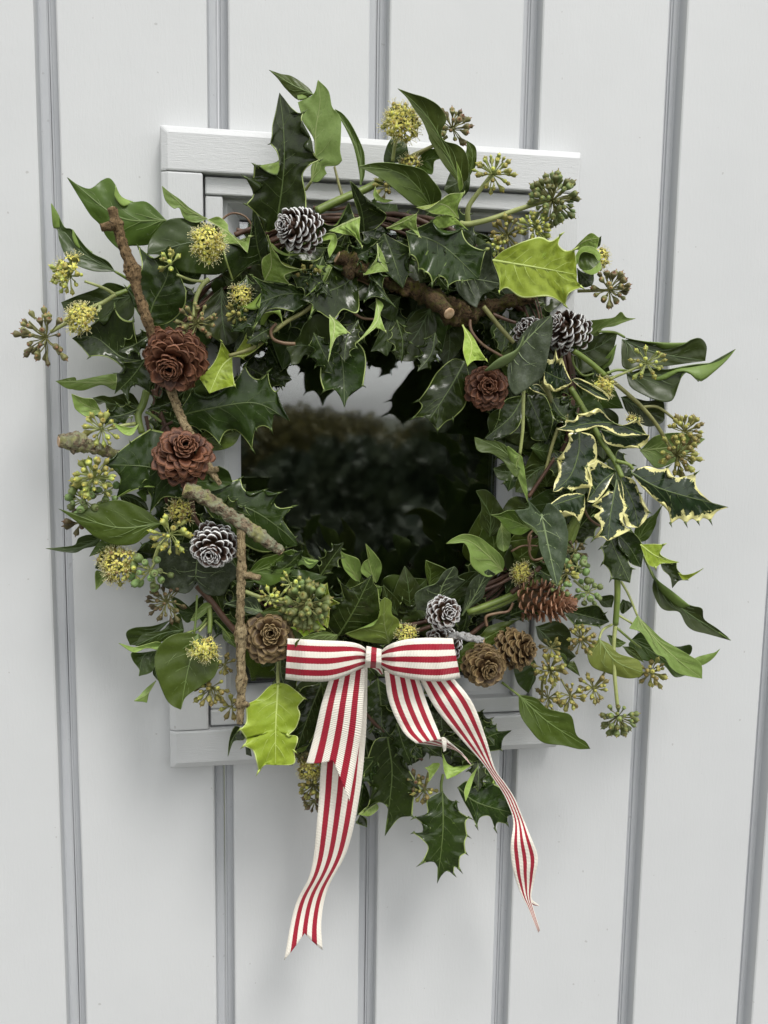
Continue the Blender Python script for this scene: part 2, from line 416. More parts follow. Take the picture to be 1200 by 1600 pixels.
def L(kind, d, mid, left, right, cup=None, under=False, h=False, k=.3, vein=None, pet=None, flaps=(), bulge=None, wave=None, name='leaf', raw=False, parent=None, petr=1.0, label=None, curl=.34):
    par = parent or CUR
    m = mid if raw else pts(mid); l = left if raw else pts(left); r = right if raw else pts(right)
    if isinstance(d, (int, float)): d = (d, d+RL.uniform(-6, 10))
    mats = LM[kind]
    C = Curve(m); lc = Curve([m[0]]+l+[m[-1]], h, C, k); rc = Curve([m[0]]+r+[m[-1]], h, C, k)
    hol = kind[0] in 'hv'
    cup = RL.uniform(.15, .5)*RL.choice((1, 1, -.6)) if cup is None else cup
    wave = (RL.uniform(.10, .2) if hol else RL.uniform(.06, .16)) if wave is None else wave
    ph = RL.uniform(0, 6.3); fq = RL.uniform(1.5, 3.2)
    size = sum(math.dist(m[i][:2], m[i+1][:2]) for i in range(len(m)-1))
    bulge = size*.06*RL.uniform(-.3, 1) if bulge is None else bulge
    ctl = sorted(set([0, 1]+[round(x, 5) for x in lc.t]+[round(x, 5) for x in rc.t]))
    step = .022 if size > 70 else .04
    ts = []
    for a, b in zip(ctl, ctl[1:]):
        n = max(1, math.ceil((b-a)/step)); ts += [a+(b-a)*i/n for i in range(n)]
    ts.append(1)
    def edge_off(cv, t):
        # spines of holly bend alternately fore and aft
        for i in range(len(cv.t)-1):
            if cv.t[i] <= t <= cv.t[i+1]:
                a = (1 if i % 2 else -1)*(1 if cv.p[i][2] or cv.h else .4); b = (-1 if i % 2 else 1)*(1 if cv.p[i+1][2] or cv.h else .4)
                u = (t-cv.t[i])/(cv.t[i+1]-cv.t[i]+1e-9); u = u*u*(3-2*u); return a+(b-a)*u
        return 0
    def surf(t, v):
        mx_, my_ = C(t); s = (lc if v < 0 else rc)(t); av = abs(v)
        x = mx_+(s[0]-mx_)*av; y = my_+(s[1]-my_)*av
        hw = math.hypot(s[0]-mx_, s[1]-my_)
        z = d[0]+(d[1]-d[0])*t+bulge*math.sin(math.pi*t)*.45
        z += cup*hw*.45*av**1.7
        z += wave*hw*.45*math.sin(fq*6.28*t+ph+(1.3 if v > 0 else 0))*av**2
        if hol: z += .16*min(hw, 40)*.45*edge_off(lc if v < 0 else rc, t)*av**3
        # quilting between side veins
        z += (.055 if hol else .036)*min(hw, 34)*math.sin((t-.32*av)*(38 if hol else 26))*math.sin(math.pi*min(1, av*1.02))
        return x, y, max(z, 2.0)
    vs = []; fs = []; mi = []; uv = []
    nv = len(VS)
    for t in ts:
        for v in VS:
            x, y, z = surf(t, v); vs.append(P(x, y, z)); uv.append((t, v*.5+.5))
    # winding: signed area in the picture decides which way the face looks
    A = 0; poly = [lc(t) for t in ts]+[rc(t) for t in reversed(ts)]
    for i in range(len(poly)): a, b = poly[i], poly[(i+1) % len(poly)]; A += a[0]*b[1]-b[0]*a[1]
    flip = (A > 0) != under
    for i in range(len(ts)-1):
        for j in range(nv-1):
            a, b, c, e = i*nv+j, i*nv+j+1, (i+1)*nv+j+1, (i+1)*nv+j
            fs.append((a, b, c, e) if flip else (e, c, b, a)); mi.append(2 if (j in (0, nv-2) and hol and kind != 'var') else 0)
    # flaps: folded-over edges that show the underside
    for fl in flaps:
        fo, fi = pts(fl[0]), pts(fl[1]); dz = fl[2] if len(fl) > 2 else 5; und = fl[3] if len(fl) > 3 else True
        co, ci = Curve(fo), Curve(fi); n0 = len(vs); nt = 16; nc = 6
        for q in range(nt+1):
            for w in range(nc+1):
                a, b = ci(q/nt), co(q/nt); f = w/nc
                # nearest leaf depth from the blade itself
                x, y = a[0]+(b[0]-a[0])*f, a[1]+(b[1]-a[1])*f
                base = d[0]+(d[1]-d[0])*min(1, max(0, (q/nt)))
                vs.append(P(x, y, base+1.2+dz*math.sin(f*1.9)*(.35+.65*math.sin(math.pi*q/nt)))); uv.append((q/nt, .9))
        pa = [co(q/nt) for q in range(nt+1)]+[ci(q/nt) for q in range(nt, -1, -1)]
        A2 = sum(pa[i][0]*pa[(i+1) % len(pa)][1]-pa[(i+1) % len(pa)][0]*pa[i][1] for i in range(len(pa)))
        fl2 = (A2 > 0) != und
        for q in range(nt):
            for w in range(nc):
                a = n0+q*(nc+1)+w; b = a+1; c = b+nc+1; e = c-1
                fs.append((a, b, c, e) if not fl2 else (e, c, b, a)); mi.append(0)
    if hol and kind in ('hdark', 'var') and size > 40 and not under:
        for cv, sg in ((lc, -1), (rc, 1)):
            for i in range(1, len(cv.t)-1):
                ta, tb = cv.t[i], cv.t[i+1]
                if RL.random() > curl or tb-ta < .06: continue
                A0 = cv(ta) if sg else 0; n0 = len(vs); nt = 12; nc = 4; dpt = RL.uniform(.20, .42); sk = RL.uniform(-.3, .3)
                ring_ = []
                for q in range(nt+1):
                    f = q/nt; t_ = ta+(tb-ta)*f
                    for w in range(nc+1):
                        g = w/nc
                        vv = 1-dpt*g*math.sin(math.pi*min(1, max(0, f**(1+sk))))
                        x, y, z = surf(t_, sg*vv)
                        hgt = .16*min(50, (tb-ta)*size)*math.sin(math.pi*f)*math.sin(g*2.3)
                        vs.append(P(x, y, z+.9+hgt)); uv.append((t_, .995))
                P2 = [cv(ta+(tb-ta)*q/nt) for q in range(nt+1)]; mm_ = C((ta+tb)/2)
                ar = sum(P2[q][0]*P2[q+1][1]-P2[q+1][0]*P2[q][1] for q in range(nt))+P2[-1][0]*mm_[1]-mm_[0]*P2[-1][1]+mm_[0]*P2[0][1]-P2[0][0]*mm_[1]
                f2 = (ar > 0)
                for q in range(nt):
                    for w in range(nc):
                        a = n0+q*(nc+1)+w; b = a+1; c = b+nc+1; e = c-1
                        fs.append((a, b, c, e) if f2 else (e, c, b, a)); mi.append(0)
    if hol and vein != 0:
        pass
        for cv, sg in ((lc, -1), (rc, 1)):
            for i in range(1, len(cv.t)-1):
                if not (cv.h or cv.p[i][2]): continue
                x, y, z = surf(cv.t[i], sg); m_ = C(cv.t[i]); dx, dy = x-m_[0], y-m_[1]; dl = math.hypot(dx, dy)+1e-6
                tx, ty = C(min(1, cv.t[i]+.05)); tx -= m_[0]; ty -= m_[1]; tl = math.hypot(tx, ty)+1e-6
                ln_ = min(7.5, size*.07)*RL.uniform(.6, 1.1); ux, uy = dx/dl+.55*tx/tl, dy/dl+.55*ty/tl
                zz = RL.uniform(-4, 5); b = len(vs); nx, ny = -uy*1.5, ux*1.5
                vs += [P(x-ux*2.5+nx, y-uy*2.5+ny, z), P(x-ux*2.5, y-uy*2.5, z+.8), P(x-ux*2.5-nx, y-uy*2.5-ny, z), P(x-ux*2.5, y-uy*2.5, z-.6), P(x+ux*ln_, y+uy*ln_, z+zz)]
                uv += [(cv.t[i], 1)]*5; mi += [2]*4; fs += [(b, b+1, b+4), (b+1, b+2, b+4), (b+2, b+3, b+4), (b+3, b, b+4)]
    o = mesh(name, vs, fs, par, mats, mi, uvs=uv)
    bm = bmesh.new(); bm.from_mesh(o.data); bmesh.ops.remove_doubles(bm, verts=bm.verts, dist=1e-6); bm.to_mesh(o.data); bm.free()
    for p in o.data.polygons: p.use_smooth = True
    sd = o.modifiers.new('thickness', 'SOLIDIFY'); sd.thickness = .00038; sd.offset = 0; sd.material_offset = 1; sd.material_offset_rim = 2
    # raised veins
    if vein != 0 and size > 26:
        V = []; Fv = []
        w0 = (1.25 if size > 90 else .9)*(1.25 if kind in ('hlime', 'igrey') else 1)
        paths = [([(i/24*.97, 0) for i in range(25)], w0*1.15, .35)]
        if hol:
            n = 6 if size > 80 else 4
            for i in range(n):
                t0 = .1+.75*i/n
                for sg in (-1, 1):
                    tt = t0+(.03 if sg > 0 else 0)
                    paths.append(([(tt+.16*(q/8)**1.15, sg*.72*q/8) for q in range(9)], w0*.26, .06))
        else:
            for sg in (-1, 1):
                for tt, vv, dt, ww in ((.0, .75, .24, .7), (.01, .62, .50, .75), (.22, .7, .28, .5), (.42, .72, .24, .42), (.62, .6, .18, .35)):
                    paths.append(([(max(.012, tt+dt*(q/9)), sg*vv*(q/9)**(.85 if tt < .1 else 1.1)) for q in range(10)], w0*ww, .12))
        for pp, wa, wb in paths:
            q3 = [surf(*q) for q in pp]; base = len(V)
            for i, (x, y, z) in enumerate(q3):
                a, b = q3[max(0, i-1)], q3[min(len(q3)-1, i+1)]
                dx, dy = b[0]-a[0], b[1]-a[1]; dl = math.hypot(dx, dy)+1e-6
                w = (wa+(wb-wa)*i/(len(q3)-1)); nx, ny = -dy/dl*w, dx/dl*w
                z += .38
                V += [P(x+nx, y+ny, z), P(x, y, z+w*.25), P(x-nx, y-ny, z)]
            for i in range(len(q3)-1):
                for c in (0, 1): a = base+i*3+c; Fv.append((a, a+1, a+4, a+3))
        mesh('vein', V, Fv, o, [mats[3]])
    if pet:
        pp = pts(pet) if not raw else pet
        tubepx([(m[0][0], m[0][1], d[0])]+[(p[0], p[1], d[0]-6*(i+1)) for i, p in enumerate(pp)], 1.9*petr, 2.3*petr, M_STEM_PALE if kind in ('ilight', 'hlime') else M_STEM, 'petiole', par)
    if label: o['label'] = label
    LEAVES.append(o)
    return o
def smooth3(ps, n=6):
    out = []
    for i in range(len(ps)-1):
        a = ps[max(0, i-1)]; b = ps[i]; c = ps[i+1]; e = ps[min(len(ps)-1, i+2)]
        for q in range(n):
            s = q/n
            out.append(tuple(.5*((2*b[k])+(-a[k]+c[k])*s+(2*a[k]-5*b[k]+4*c[k]-e[k])*s*s+(-a[k]+3*b[k]-3*c[k]+e[k])*s**3) for k in range(len(b))))
    out.append(ps[-1]); return out
def tube(path, rad, mat, name, parent, sides=8, rough=0.0, ns=200, cap=True, mats=None, capmat=None, ridge=0.0):
    """path: world points, rad: list of radii in metres"""
    vs = []; fs = []; mi = []
    up = Vector((0.13, -1, .21)).normalized()
    sd = random.random()*50; tuv = []; acc = sd
    for i, p in enumerate(path):
        if i: acc += (Vector(p)-Vector(path[i-1])).length*14
        p = Vector(p); a = Vector(path[max(0, i-1)]); b = Vector(path[min(len(path)-1, i+1)])
        tg = (b-a).normalized(); s1 = tg.cross(up)
        if s1.length < 1e-3: s1 = tg.orthogonal()
        s1.normalize(); s2 = tg.cross(s1).normalized()
        for j in range(sides):
            an = 6.28318*j/sides; dv = s1*math.cos(an)+s2*math.sin(an)
            r = rad[i]
            if rough: r *= 1+rough*noise.noise(Vector((p.x*ns+dv.x*1.4+sd, p.y*ns+dv.y*1.4, p.z*ns+dv.z*1.4)))
            if ridge: r *= 1+ridge*noise.noise(Vector((math.cos(an)*5+sd, math.sin(an)*5, i*.16+sd)))+ridge*.8*noise.noise(Vector((math.cos(an)*9+sd, math.sin(an)*9, i*.7)))
            vs.append(p+dv*r); tuv.append((acc, abs(j/sides*2-1)))
    for i in range(len(path)-1):
        for j in range(sides):
            k = (j+1) % sides; fs.append((i*sides+j, i*sides+k, (i+1)*sides+k, (i+1)*sides+j)); mi.append(0)
    if cap:
        fs.append(tuple(range(sides))[::-1]); fs.append(tuple(range(len(vs)-sides, len(vs)))); c = 1 if capmat else 0; mi += [c, c]
    return mesh(name, vs, fs, parent, [mat]+([capmat] if capmat else []), mi, uvs=tuv)
def tubepx(ps, r0, r1, mat, name='stem', parent=None, sides=7, rough=0.0, ns=250, n=5):
    """ps: (px,py,d); radii in photo pixels"""
    q = smooth3(ps, n); N = len(q)
    return tube([P(*p) for p in q], [(r0+(r1-r0)*i/(N-1))*mmpx(q[i][2])/1000 for i in range(N)], mat, name, parent or CUR, sides, rough, ns)
def ST(s, d, r0=2.5, r1=2.5, mat=None, name='stem'):
    p = pts(s); n = len(p)
    if isinstance(d, (int, float)): d = (d, d)
    return tubepx([(q[0], q[1], d[0]+(d[1]-d[0])*i/max(1, n-1)) for i, q in enumerate(p)], r0, r1, mat or M_STEM, name)

# ================================================================== UMBELS
def lathe(prof, seg=8):
    vs = []; fs = []; uv = []; n = len(prof)
    for i, (r, z) in enumerate(prof):
        for j in range(seg):
            a = 6.28318*j/seg; vs.append((r*math.cos(a), r*math.sin(a), z)); uv.append((j/seg, i/(n-1)))
    for i in range(n-1):
        for j in range(seg): k = (j+1) % seg; fs.append((i*seg+j, i*seg+k, (i+1)*seg+k, (i+1)*seg+j))
    return vs, fs, uv
def pod_mesh(name, mat, kind):
    # unit pod, grows along +z from 0; widest about z=.55
    if kind == 'berry': pr = [(.02, 0), (.25, .05), (.46, .3), (.52, .6), (.44, .9), (.30, 1.0), (.27, .97), (.1, 1.0), (.05, 1.12), (.01, 1.15)]
    elif kind == 'bud': pr = [(.05, -.1), (.14, .1), (.30, .45), (.40, .75), (.36, .98), (.2, 1.15), (.02, 1.2)]
    else: pr = [(.04, -.35), (.12, -.1), (.26, .2), (.40, .55), (.44, .78), (.40, .92), (.30, .95), (.2, 1.02), (.07, 1.12), (.05, 1.3), (.01, 1.33)]
    vs, fs, uv = lathe(pr, 9)
    me = bpy.data.meshes.new(name); me.from_pydata(vs, [], fs)
    l = me.uv_layers.new(name='UVMap')
    for lp in me.loops: l.data[lp.index].uv = uv[lp.vertex_index]
    for p in me.polygons: p.use_smooth = True
    me.materials.append(mat); return me
def floret_mesh(name, mat):
    vs, fs, uv = lathe([(.05, -.2), (.2, .0), (.38, .35), (.36, .6), (.2, .72), (.05, .85)], 8)
    mi = [0]*len(fs); uv = list(uv)
    rr = random.Random(3)
    for k in range(5):
        a = k*1.2566+.3; c, s = math.cos(a), math.sin(a)
        b = len(vs); w = .2
        vs += [(c*.3-s*w, s*.3+c*w, .4), (c*.3+s*w, s*.3-c*w, .4), (c*.72+s*w*.9, s*.72-c*w*.9, .28), (c*.9, s*.9, .05), (c*.72-s*w*.9, s*.72+c*w*.9, .28)]
        uv += [(0, 0)]*5; fs.append((b, b+1, b+2, b+3, b+4)); mi.append(1)
        a += .63; c, s = math.cos(a), math.sin(a); b = len(vs)
        e = .55+rr.random()*.25; w = .035
        for (q, z) in ((.25, .5), (e*.8, .92), (e, 1.12)):
            vs += [(c*q-s*w, s*q+c*w, z), (c*q+s*w, s*q-c*w, z), (c*q, s*q, z+w*1.6)]; uv += [(0, 0)]*3
        for q in (0, 3):
            for j in range(3): k2 = (j+1) % 3; fs.append((b+q+j, b+q+k2, b+q+3+k2, b+q+3+j)); mi.append(2)
        b = len(vs); z = 1.15; q = e+.02; w = .09
        vs += [(c*q+w, s*q, z), (c*q, s*q+w, z), (c*q-w, s*q, z), (c*q, s*q-w, z), (c*q, s*q, z+w), (c*q, s*q, z-w)]; uv += [(0, 0)]*6
        for i in range(4): j = (i+1) % 4; fs += [(b+i, b+j, b+4), (b+j, b+i, b+5)]; mi += [2, 2]
    me = bpy.data.meshes.new(name); me.from_pydata(vs, [], fs)
    l = me.uv_layers.new(name='UVMap')
    for lp in me.loops: l.data[lp.index].uv = uv[lp.vertex_index]
    for p, m in zip(me.polygons, mi): p.use_smooth = True; p.material_index = m
    for m in (mat, M_PETAL, M_STAMEN): me.materials.append(m)
    return me
PODS = {k: pod_mesh('berry_'+k, PM[k], 'berry' if k == 'berry' else 'pod') for k in PM}
FLOR = {'flower': floret_mesh('floret', PM['yellow']), 'oflower': floret_mesh('floret_olive', PM['olive'])}
M_RAY = {'green': M_STEM_OLIVE, 'brown': M_STEM_OLIVE, 'yellow': M_STEM_PALE, 'olive': M_STEM_OLIVE, 'dark': M_STEM_OLIVE, 'berry': M_STEM_PALE, 'flower': M_STEM_PALE, 'oflower': M_STEM_OLIVE}
RU = random.Random(5)
def U(x, y, r, d, kind, n, ax=(0, 0, 1), pod=5.6, spread=1.75, stem=None, sr=2.4):
    """ivy umbel centred at photo pixel x,y; r radius px; pods on rays from a hub"""
    x, y = _z[0]+x*_z[2], _z[1]+y*_z[2]
    hub = P(x-ax[0]*r*.25, y+ax[1]*r*.25, d)
    A = (RT*ax[0]+UP*ax[1]-_fw*ax[2]).normalized()
    mm = mmpx(d)/1000; R = r*mm
    q = A.to_track_quat('Z', 'Y')
    dirs = []; fl = kind in FLOR; n = int(n*(1.5 if fl else 1.3)); jt = .08 if fl else .11
    for i in range(n):
        c = 1-(1-math.cos(spread))*(i+.5)/n; s = math.sqrt(max(0, 1-c*c)); a = i*2.39996+RU.uniform(-.25, .25)
        dirs.append(((q @ Vector((s*math.cos(a), s*math.sin(a), c))).normalized()+Vector((RU.gauss(0, jt), RU.gauss(0, jt), RU.gauss(0, jt)))).normalized())
    vs = []; fs = []
    def seg(a, b, ra, rb):
        tg = (b-a).normalized(); s1 = tg.orthogonal().normalized(); s2 = tg.cross(s1); n0 = len(vs)
        for p, rr in ((a, ra), (b, rb)):
            for j in range(5): an = 6.283*j/5; vs.append(p+s1*math.cos(an)*rr+s2*math.sin(an)*rr)
        for j in range(5): k = (j+1) % 5; fs.append((n0+j, n0+k, n0+5+k, n0+5+j))
    lens = [RU.uniform(.78, 1.1) for _ in dirs]
    for dv, ln_ in zip(dirs, lens):
        sdv = dv.orthogonal().normalized()*R*RU.uniform(-.07, .07); m1 = hub+dv*R*.36*ln_+sdv
        seg(hub, m1, .75*mm, .85*mm); seg(m1, hub+dv*R*.71*ln_, .85*mm, 1.25*mm)
    hv, hf, _ = lathe([(.1, -1), (.8, -.6), (1, 0), (.8, .6), (.1, 1)], 7); n0 = len(vs)
    vs += [hub+Vector(v)*2.6*mm for v in hv]; fs += [tuple(i+n0 for i in f) for f in hf]
    fl = kind in FLOR
    u = mesh('flower_cluster' if fl else 'berry_cluster', vs, fs, CUR, [M_RAY[kind]])
    wl_ = wloc(CUR)
    for i, dv in enumerate(dirs):
        me = FLOR[kind] if fl else PODS[kind]
        o = bpy.data.objects.new('floret' if fl else 'berry', me); COL.objects.link(o); o.parent = u
        sc = pod*mm*1.8*RU.uniform(.7, 1.2)*(1.12 if fl else .85 if kind == 'berry' else 1)
        rr = R*.70*lens[i]
        jit = Vector((RU.uniform(-1, 1), RU.uniform(-1, 1), RU.uniform(-1, 1)))*.10
        o.location = hub+(dv+jit).normalized()*rr-wl_
        o.rotation_mode = 'QUATERNION'; o.rotation_quaternion = (dv+jit).normalized().to_track_quat('Z', 'Y')
        o.scale = (sc*RU.uniform(.9, 1.1), sc*RU.uniform(.9, 1.1), sc*RU.uniform(.9, 1.15))
    if stem:
        p = pts(stem)
        tubepx([(x-ax[0]*r*.25, y+ax[1]*r*.25, d)]+[(a[0], a[1], d-7*(i+1)) for i, a in enumerate(p)], sr, sr*1.15, M_RAY[kind] if kind != 'green' else M_STEM_PALE, 'stem')
    return u
# ================================================================== FOLIAGE (traced leaf by leaf; Z sets the local pixel frame)
# --- ivy, upper left
S('ivy_sprig', 'ivy sprig at far upper left with large pointed leaf behind the knotted bark twig', 'ivy sprig', 235, 430)
Z(0, 240, .3)
L('imid', (48, 40), '868,348 620,330 348,122', '770,255 690,252 630,225 600,160 570,128 530,140 470,182 410,165', '840,440 770,475 670,482 625,500 560,440 520,370 470,320 420,240', flaps=[('600,185 598,225 640,275 692,252', '600,165 625,215 650,235 692,250', 3)], wave=.1)
L('idark', (42, 34), '600,615 430,520 345,420 300,390 268,258', '480,610 360,555 310,455 300,398 275,370', '560,560 480,518 425,460 375,395 335,382 300,310', flaps=[('378,400 378,440 405,490 480,517', '378,395 425,460 450,490 482,514', 4), ('266,262 276,380 300,388 335,384', '268,260 300,310 318,350 335,383', 3)], pet='680,662')
L('idark', (30, 28), '700,740 520,770 318,775', '650,695 565,672 500,705 400,740', '690,850 590,885 450,865 350,830')
L('ilight', (30, 24), '400,1190 350,1190 290,1185', '390,1165 350,1170', '390,1225 340,1220', under=True)
ST('600,735 540,775 470,805 350,880 262,930', (46, 52), 3.4, 2.6, M_STEM_PALE)
ST('600,735 540,700 440,665', (46, 52), 2.6, 1.8, M_STEM_PALE)
ST('520,795 515,815 470,840', (50, 56), 2.6, 2, M_STEM_PALE)
ST('590,740 660,715 720,690', (46, 36), 3.6, 3.6, M_STEM)
U(355, 635, 28, 56, 'yellow', 20, (-.5, .1, .8), 4.6)
U(350, 600, 22, 60, 'flower', 9, (-.6, .5, .6), 4.6)
U(425, 862, 26, 60, 'flower', 26, (-.4, .2, .9), 4.2, 1.5)
U(222, 962, 43, 60, 'brown', 26, (-.5, -.1, .8), 5.6)
# --- holly, left of brown cone
S('holly_sprig', 'dark holly sprig behind the upper brown cone at left of the wreath', 'holly sprig', 220, 530)
L('hdark', (54, 62), '765,900 800,780 870,640 885,475', '700,800 660,700s 735,600 722,488s 800,545', '880,880 960,800 972,715s 930,620 890,540', cup=-.25, wave=.12)
L('hdark', (58, 56), '740,1080 630,1060 500,960 375,962', '695,868 598,800 515,862', '650,1130 465,1060', h=True, k=.22)
Z(60, 560, .3)
L('hdark', (62, 56), '560,0 485,100 396,186', '440,20 405,80', '640,120 585,182 500,140 472,235 435,150', h=True, k=.25)
# --- ivy, upper left inner
S('ivy_sprig', 'ivy sprig with yellow flower head below the top left corner of the window casing', 'ivy sprig', 330, 430)
Z(220, 170, .21667)
L('ilight', (46, 54), '480,795 330,720 152,555', '400,822 315,792 278,716 235,718 175,655', '440,770 350,712 285,655 210,602', under=True, cup=.1)
L('hlight', (48, 66), '480,800 640,900 770,1040', '560,778 625,830 640,888 750,965 790,920s', '560,835 600,965 700,975', under=True, cup=.1)
L('idark', (42, 56), '680,1010 400,960 45,1050', '600,860 460,825 320,790 200,800 120,870 60,960', '600,1180 400,1190 270,1160 150,1060')
Z(240, 300, .26667)
L('idark', (36, 44), '400,560 400,720 430,900', '330,620 282,700 300,800 360,860', '450,650 500,760 490,860')
L('idark', (34, 40), '300,440 200,500 150,380', '240,540 130,500', '260,400 200,350')
Z(0, 240, .3)
ST('1085,655 1050,690 1020,760 1010,850', (54, 62), 3.6, 3, M_STEM_PALE)
ST('1075,665 1000,660 920,630', (54, 60), 2.2, 2, M_STEM_PALE)
U(1085, 475, 29, 72, 'flower', 34, (0, .1, 1), 4.4, 1.6)
U(885, 565, 18, 66, 'yellow', 10, (-.3, .5, .7), 4.0)
U(1030, 890, 32, 70, 'brown', 20, (.2, -.2, .9), 5.2)
Z(240, 300, .26667)
U(515, 610, 18, 58, 'oflower', 14, (0, 0, 1), 4)
U(490, 715, 16, 58, 'olive', 12, (0, -.3, 1), 4)
# --- holly, top left
S('holly_sprig', 'tall dark holly sprig standing up behind the snow tipped cone at top left', 'holly sprig', 440, 380)
Z(340, 90, .26667)
L('hdark', (62, 74), '340,1000 375,780 390,600 385,400 362,205', '280,1020 240,930 165,860s 208,800 165,703s 205,705 214,627s 232,655 240,635s 290,672 350,685 360,610 345,550 308,505s 318,460 320,400 340,320', '500,990 520,840 505,740 500,680 540,630 600,602s 565,560 545,470 495,370 505,320s 475,325 430,290 390,240', flaps=[('295,665 345,640 362,598', '295,668 352,686 362,600', 2)], wave=.05, cup=.2)
Z(240, 300, .26667)
L('hdark', (50, 62), '640,430 605,300 583,85', '570,430 460,520s 420,400 395,303s 480,310 550,357s 570,240', '700,400 672,290 632,190', wave=.08)
L('hlight', (62, 80), '650,520 690,420 668,250', '634,450 640,390 690,350 684,300', '740,530 800,543s 768,490 862,455s 765,430 722,360 703,345', under=True, cup=.1)
L('hlight', (70, 76), '690,300 770,358 892,360', '720,330 800,368', '710,340 780,374', under=True, cup=0, vein=0)
L('hdark', (54, 68), '905,600 760,600 600,660', '800,540 700,530 640,520 570,486s 632,570', '900,660 822,703s 720,682 650,705 585,800s 612,700', flaps=[('475,656 570,690 622,680', '475,655 560,655 632,590', 3), ('632,812 625,760 648,712 742,690', '634,812 680,722 735,715 757,777', 3)])
L('idark', (30, 40), '560,560 480,540 400,480', '500,500 440,460', '500,600 440,560')
# --- ivy, very top
S('ivy_sprig', 'pale green ivy sprig standing highest above the wreath', 'ivy sprig', 490, 320)
Z(340, 90, .26667)
L('imid', (48, 40), '560,215 440,160 300,72', '530,175 440,112 370,96', '510,245 465,245 400,183 345,115', flaps=[('470,250 515,240 558,213', '465,222 510,215 558,210', 2)])
L('ilight', (52, 58), '550,725 572,560 575,420 600,260 588,130', '548,640 572,600 568,540 560,470 500,375 490,330s 470,262s 560,215', '590,728 640,680s 630,640 700,632 730,602s 718,540 722,470 720,350 672,290 650,195', under=True, cup=.12, wave=.06, pet='515,775')
L('imid', (44, 40), '838,745 835,600 780,450 685,300', '828,660 800,530 758,430 705,335', '860,695 862,600 850,530 788,400 735,330', cup=.5)
ST('580,900 660,860 760,815 870,770 960,720', (50, 46), 6.5, 5.5, M_STEM)
ST('730,810 705,720 685,640', (46, 40), 2.5, 1.8, M_STEM_OLIVE)
ST('960,720 1050,650 1130,600 1200,550', (46, 46), 3.5, 3, M_STEM_OLIVE)
# --- ivy, top centre
S('ivy_sprig', 'ivy sprig at top centre with round yellow flower head and tall curling leaf', 'ivy sprig', 650, 300)
Z(0, 0, 1)
L('imid', (60, 84), '678,330 650,290 618,268 559,260', '690,305 675,280 658,264 622,256 590,254', '650,322 622,300 600,282 578,269', cup=.4)
Z(600, 120, .3)
L('idark', (42, 40), '50,450 55,370 60,290', '0,445 15,360', '125,435 112,340')
L('imid', (40, 48), '160,470 230,430 300,425', '200,400 262,375', '230,505 255,500 262,440')
L('imid', (62, 78), '400,560 340,420 255,250 160,135 70,60', '370,530 300,440 238,330 232,305 200,230 155,165 120,110', '440,520 432,410 385,355 312,332 300,280 325,222 290,155 220,110 140,85', cup=.3, under=False)
L('imid', (48, 54), '450,510 460,400 430,330', '420,440 430,380', '478,460 478,370', cup=.2)
L('idark', (40, 46), '450,480 400,540 310,590', '360,480', '440,590 380,640')
U(92, 240, 31, 62, 'flower', 44, (0, .25, 1), 4.3, 1.9)
ST('92,260 60,340 45,440', (54, 46), 2.4, 2.8, M_STEM_PALE)
ST('80,455 150,410 255,360 330,310', (46, 50), 3.2, 2.4, M_STEM_OLIVE)
U(365, 262, 30, 52, 'brown', 20, (.3, .3, .8), 5.4)
ST('440,770 440,680 500,590 560,510', (46, 56), 4.5, 3, M_STEM_PALE)
U(575, 505, 34, 60, 'yellow', 26, (.3, .2, .9), 4.6)
U(20, 560, 24, 50, 'olive', 14, (-.2, .4, .9), 4.4)
U(140, 455, 16, 48, 'oflower', 9, (.1, .5, .9), 3.6)
# --- holly, top middle
S('holly_sprig', 'holly sprig with curled pale edges right of the top snow tipped cone', 'holly sprig', 560, 360)
Z(340, 90, .26667)
L('hdark', (56, 70), '860,1020 840,880 775,722', '826,1020 828,930 798,830', '930,1000 990,930 940,880s 860,810 820,760', cup=.3)
L('hlight', (66, 70), '925,752 928,820 1030,836', '912,800 925,835s 980,850', '935,790 970,825', under=True, vein=0)
L('hlight', (76, 82), '835,935 740,975 650,1015', '790,945', '830,1030 846,1110s 805,1050 740,1035', under=True, cup=.05)
L('hlight', (74, 82), '990,1000 1090,960 1168,915', '1040,970 1100,935', '1060,1010 1120,1000 1187,1053s 1165,980', under=True, cup=.1)
L('hlight', (70, 80), '575,1085 650,1040 685,1070 655,1175', '630,1035 690,1035 697,1095', '640,1070 662,1070 645,1120', under=True, vein=0)
Z(240, 300, .26667)
L('hdark', (50, 66), '900,300 1040,230 1145,60', '940,235 975,150s 1010,190 1075,195 1110,140', '960,300 1060,290 1190,182s 1165,120', cup=.3)
L('hdark', (44, 52), '1010,330 900,330 800,380', '940,290 880,300s', '960,400 860,400s')
# --- holly, upper middle
S('holly_sprig', 'hanging holly sprig with light margins left of the thick mossy branch', 'holly sprig', 550, 450)
L('hdark', (52, 68), '1190,480 1080,560 860,628', '1130,430 1045,433s 1000,530 930,600', '1200,700 1110,690 1050,750 960,700 915,738s 935,665', flaps=[('940,395 950,430 985,500 905,600 862,628', '940,395 968,432 1045,433 1000,530 865,628', 3)])
L('hlight', (66, 76), '1030,720 1060,790 1022,1002', '1030,800 1035,880', '1085,760 1145,826s 1065,860', under=True, cup=.1)
L('idark', (46, 52), '1020,960 890,900 775,912', '1045,850 1030,740s 950,715 880,780 850,850', '1010,1012 960,1000 890,950 850,1005 805,1012s 800,950', cup=.2)
Z(500, 380, .3)
L('hdark', (44, 58), '90,470 120,660 128,855', '20,560 0,690 20,770s 70,760 105,800', '200,520 240,600 225,742s 150,800', cup=.35)
L('hlight', (62, 68), '298,0 310,90 357,148', '292,80 228,168s 300,152', '330,60', under=True, cup=.1)
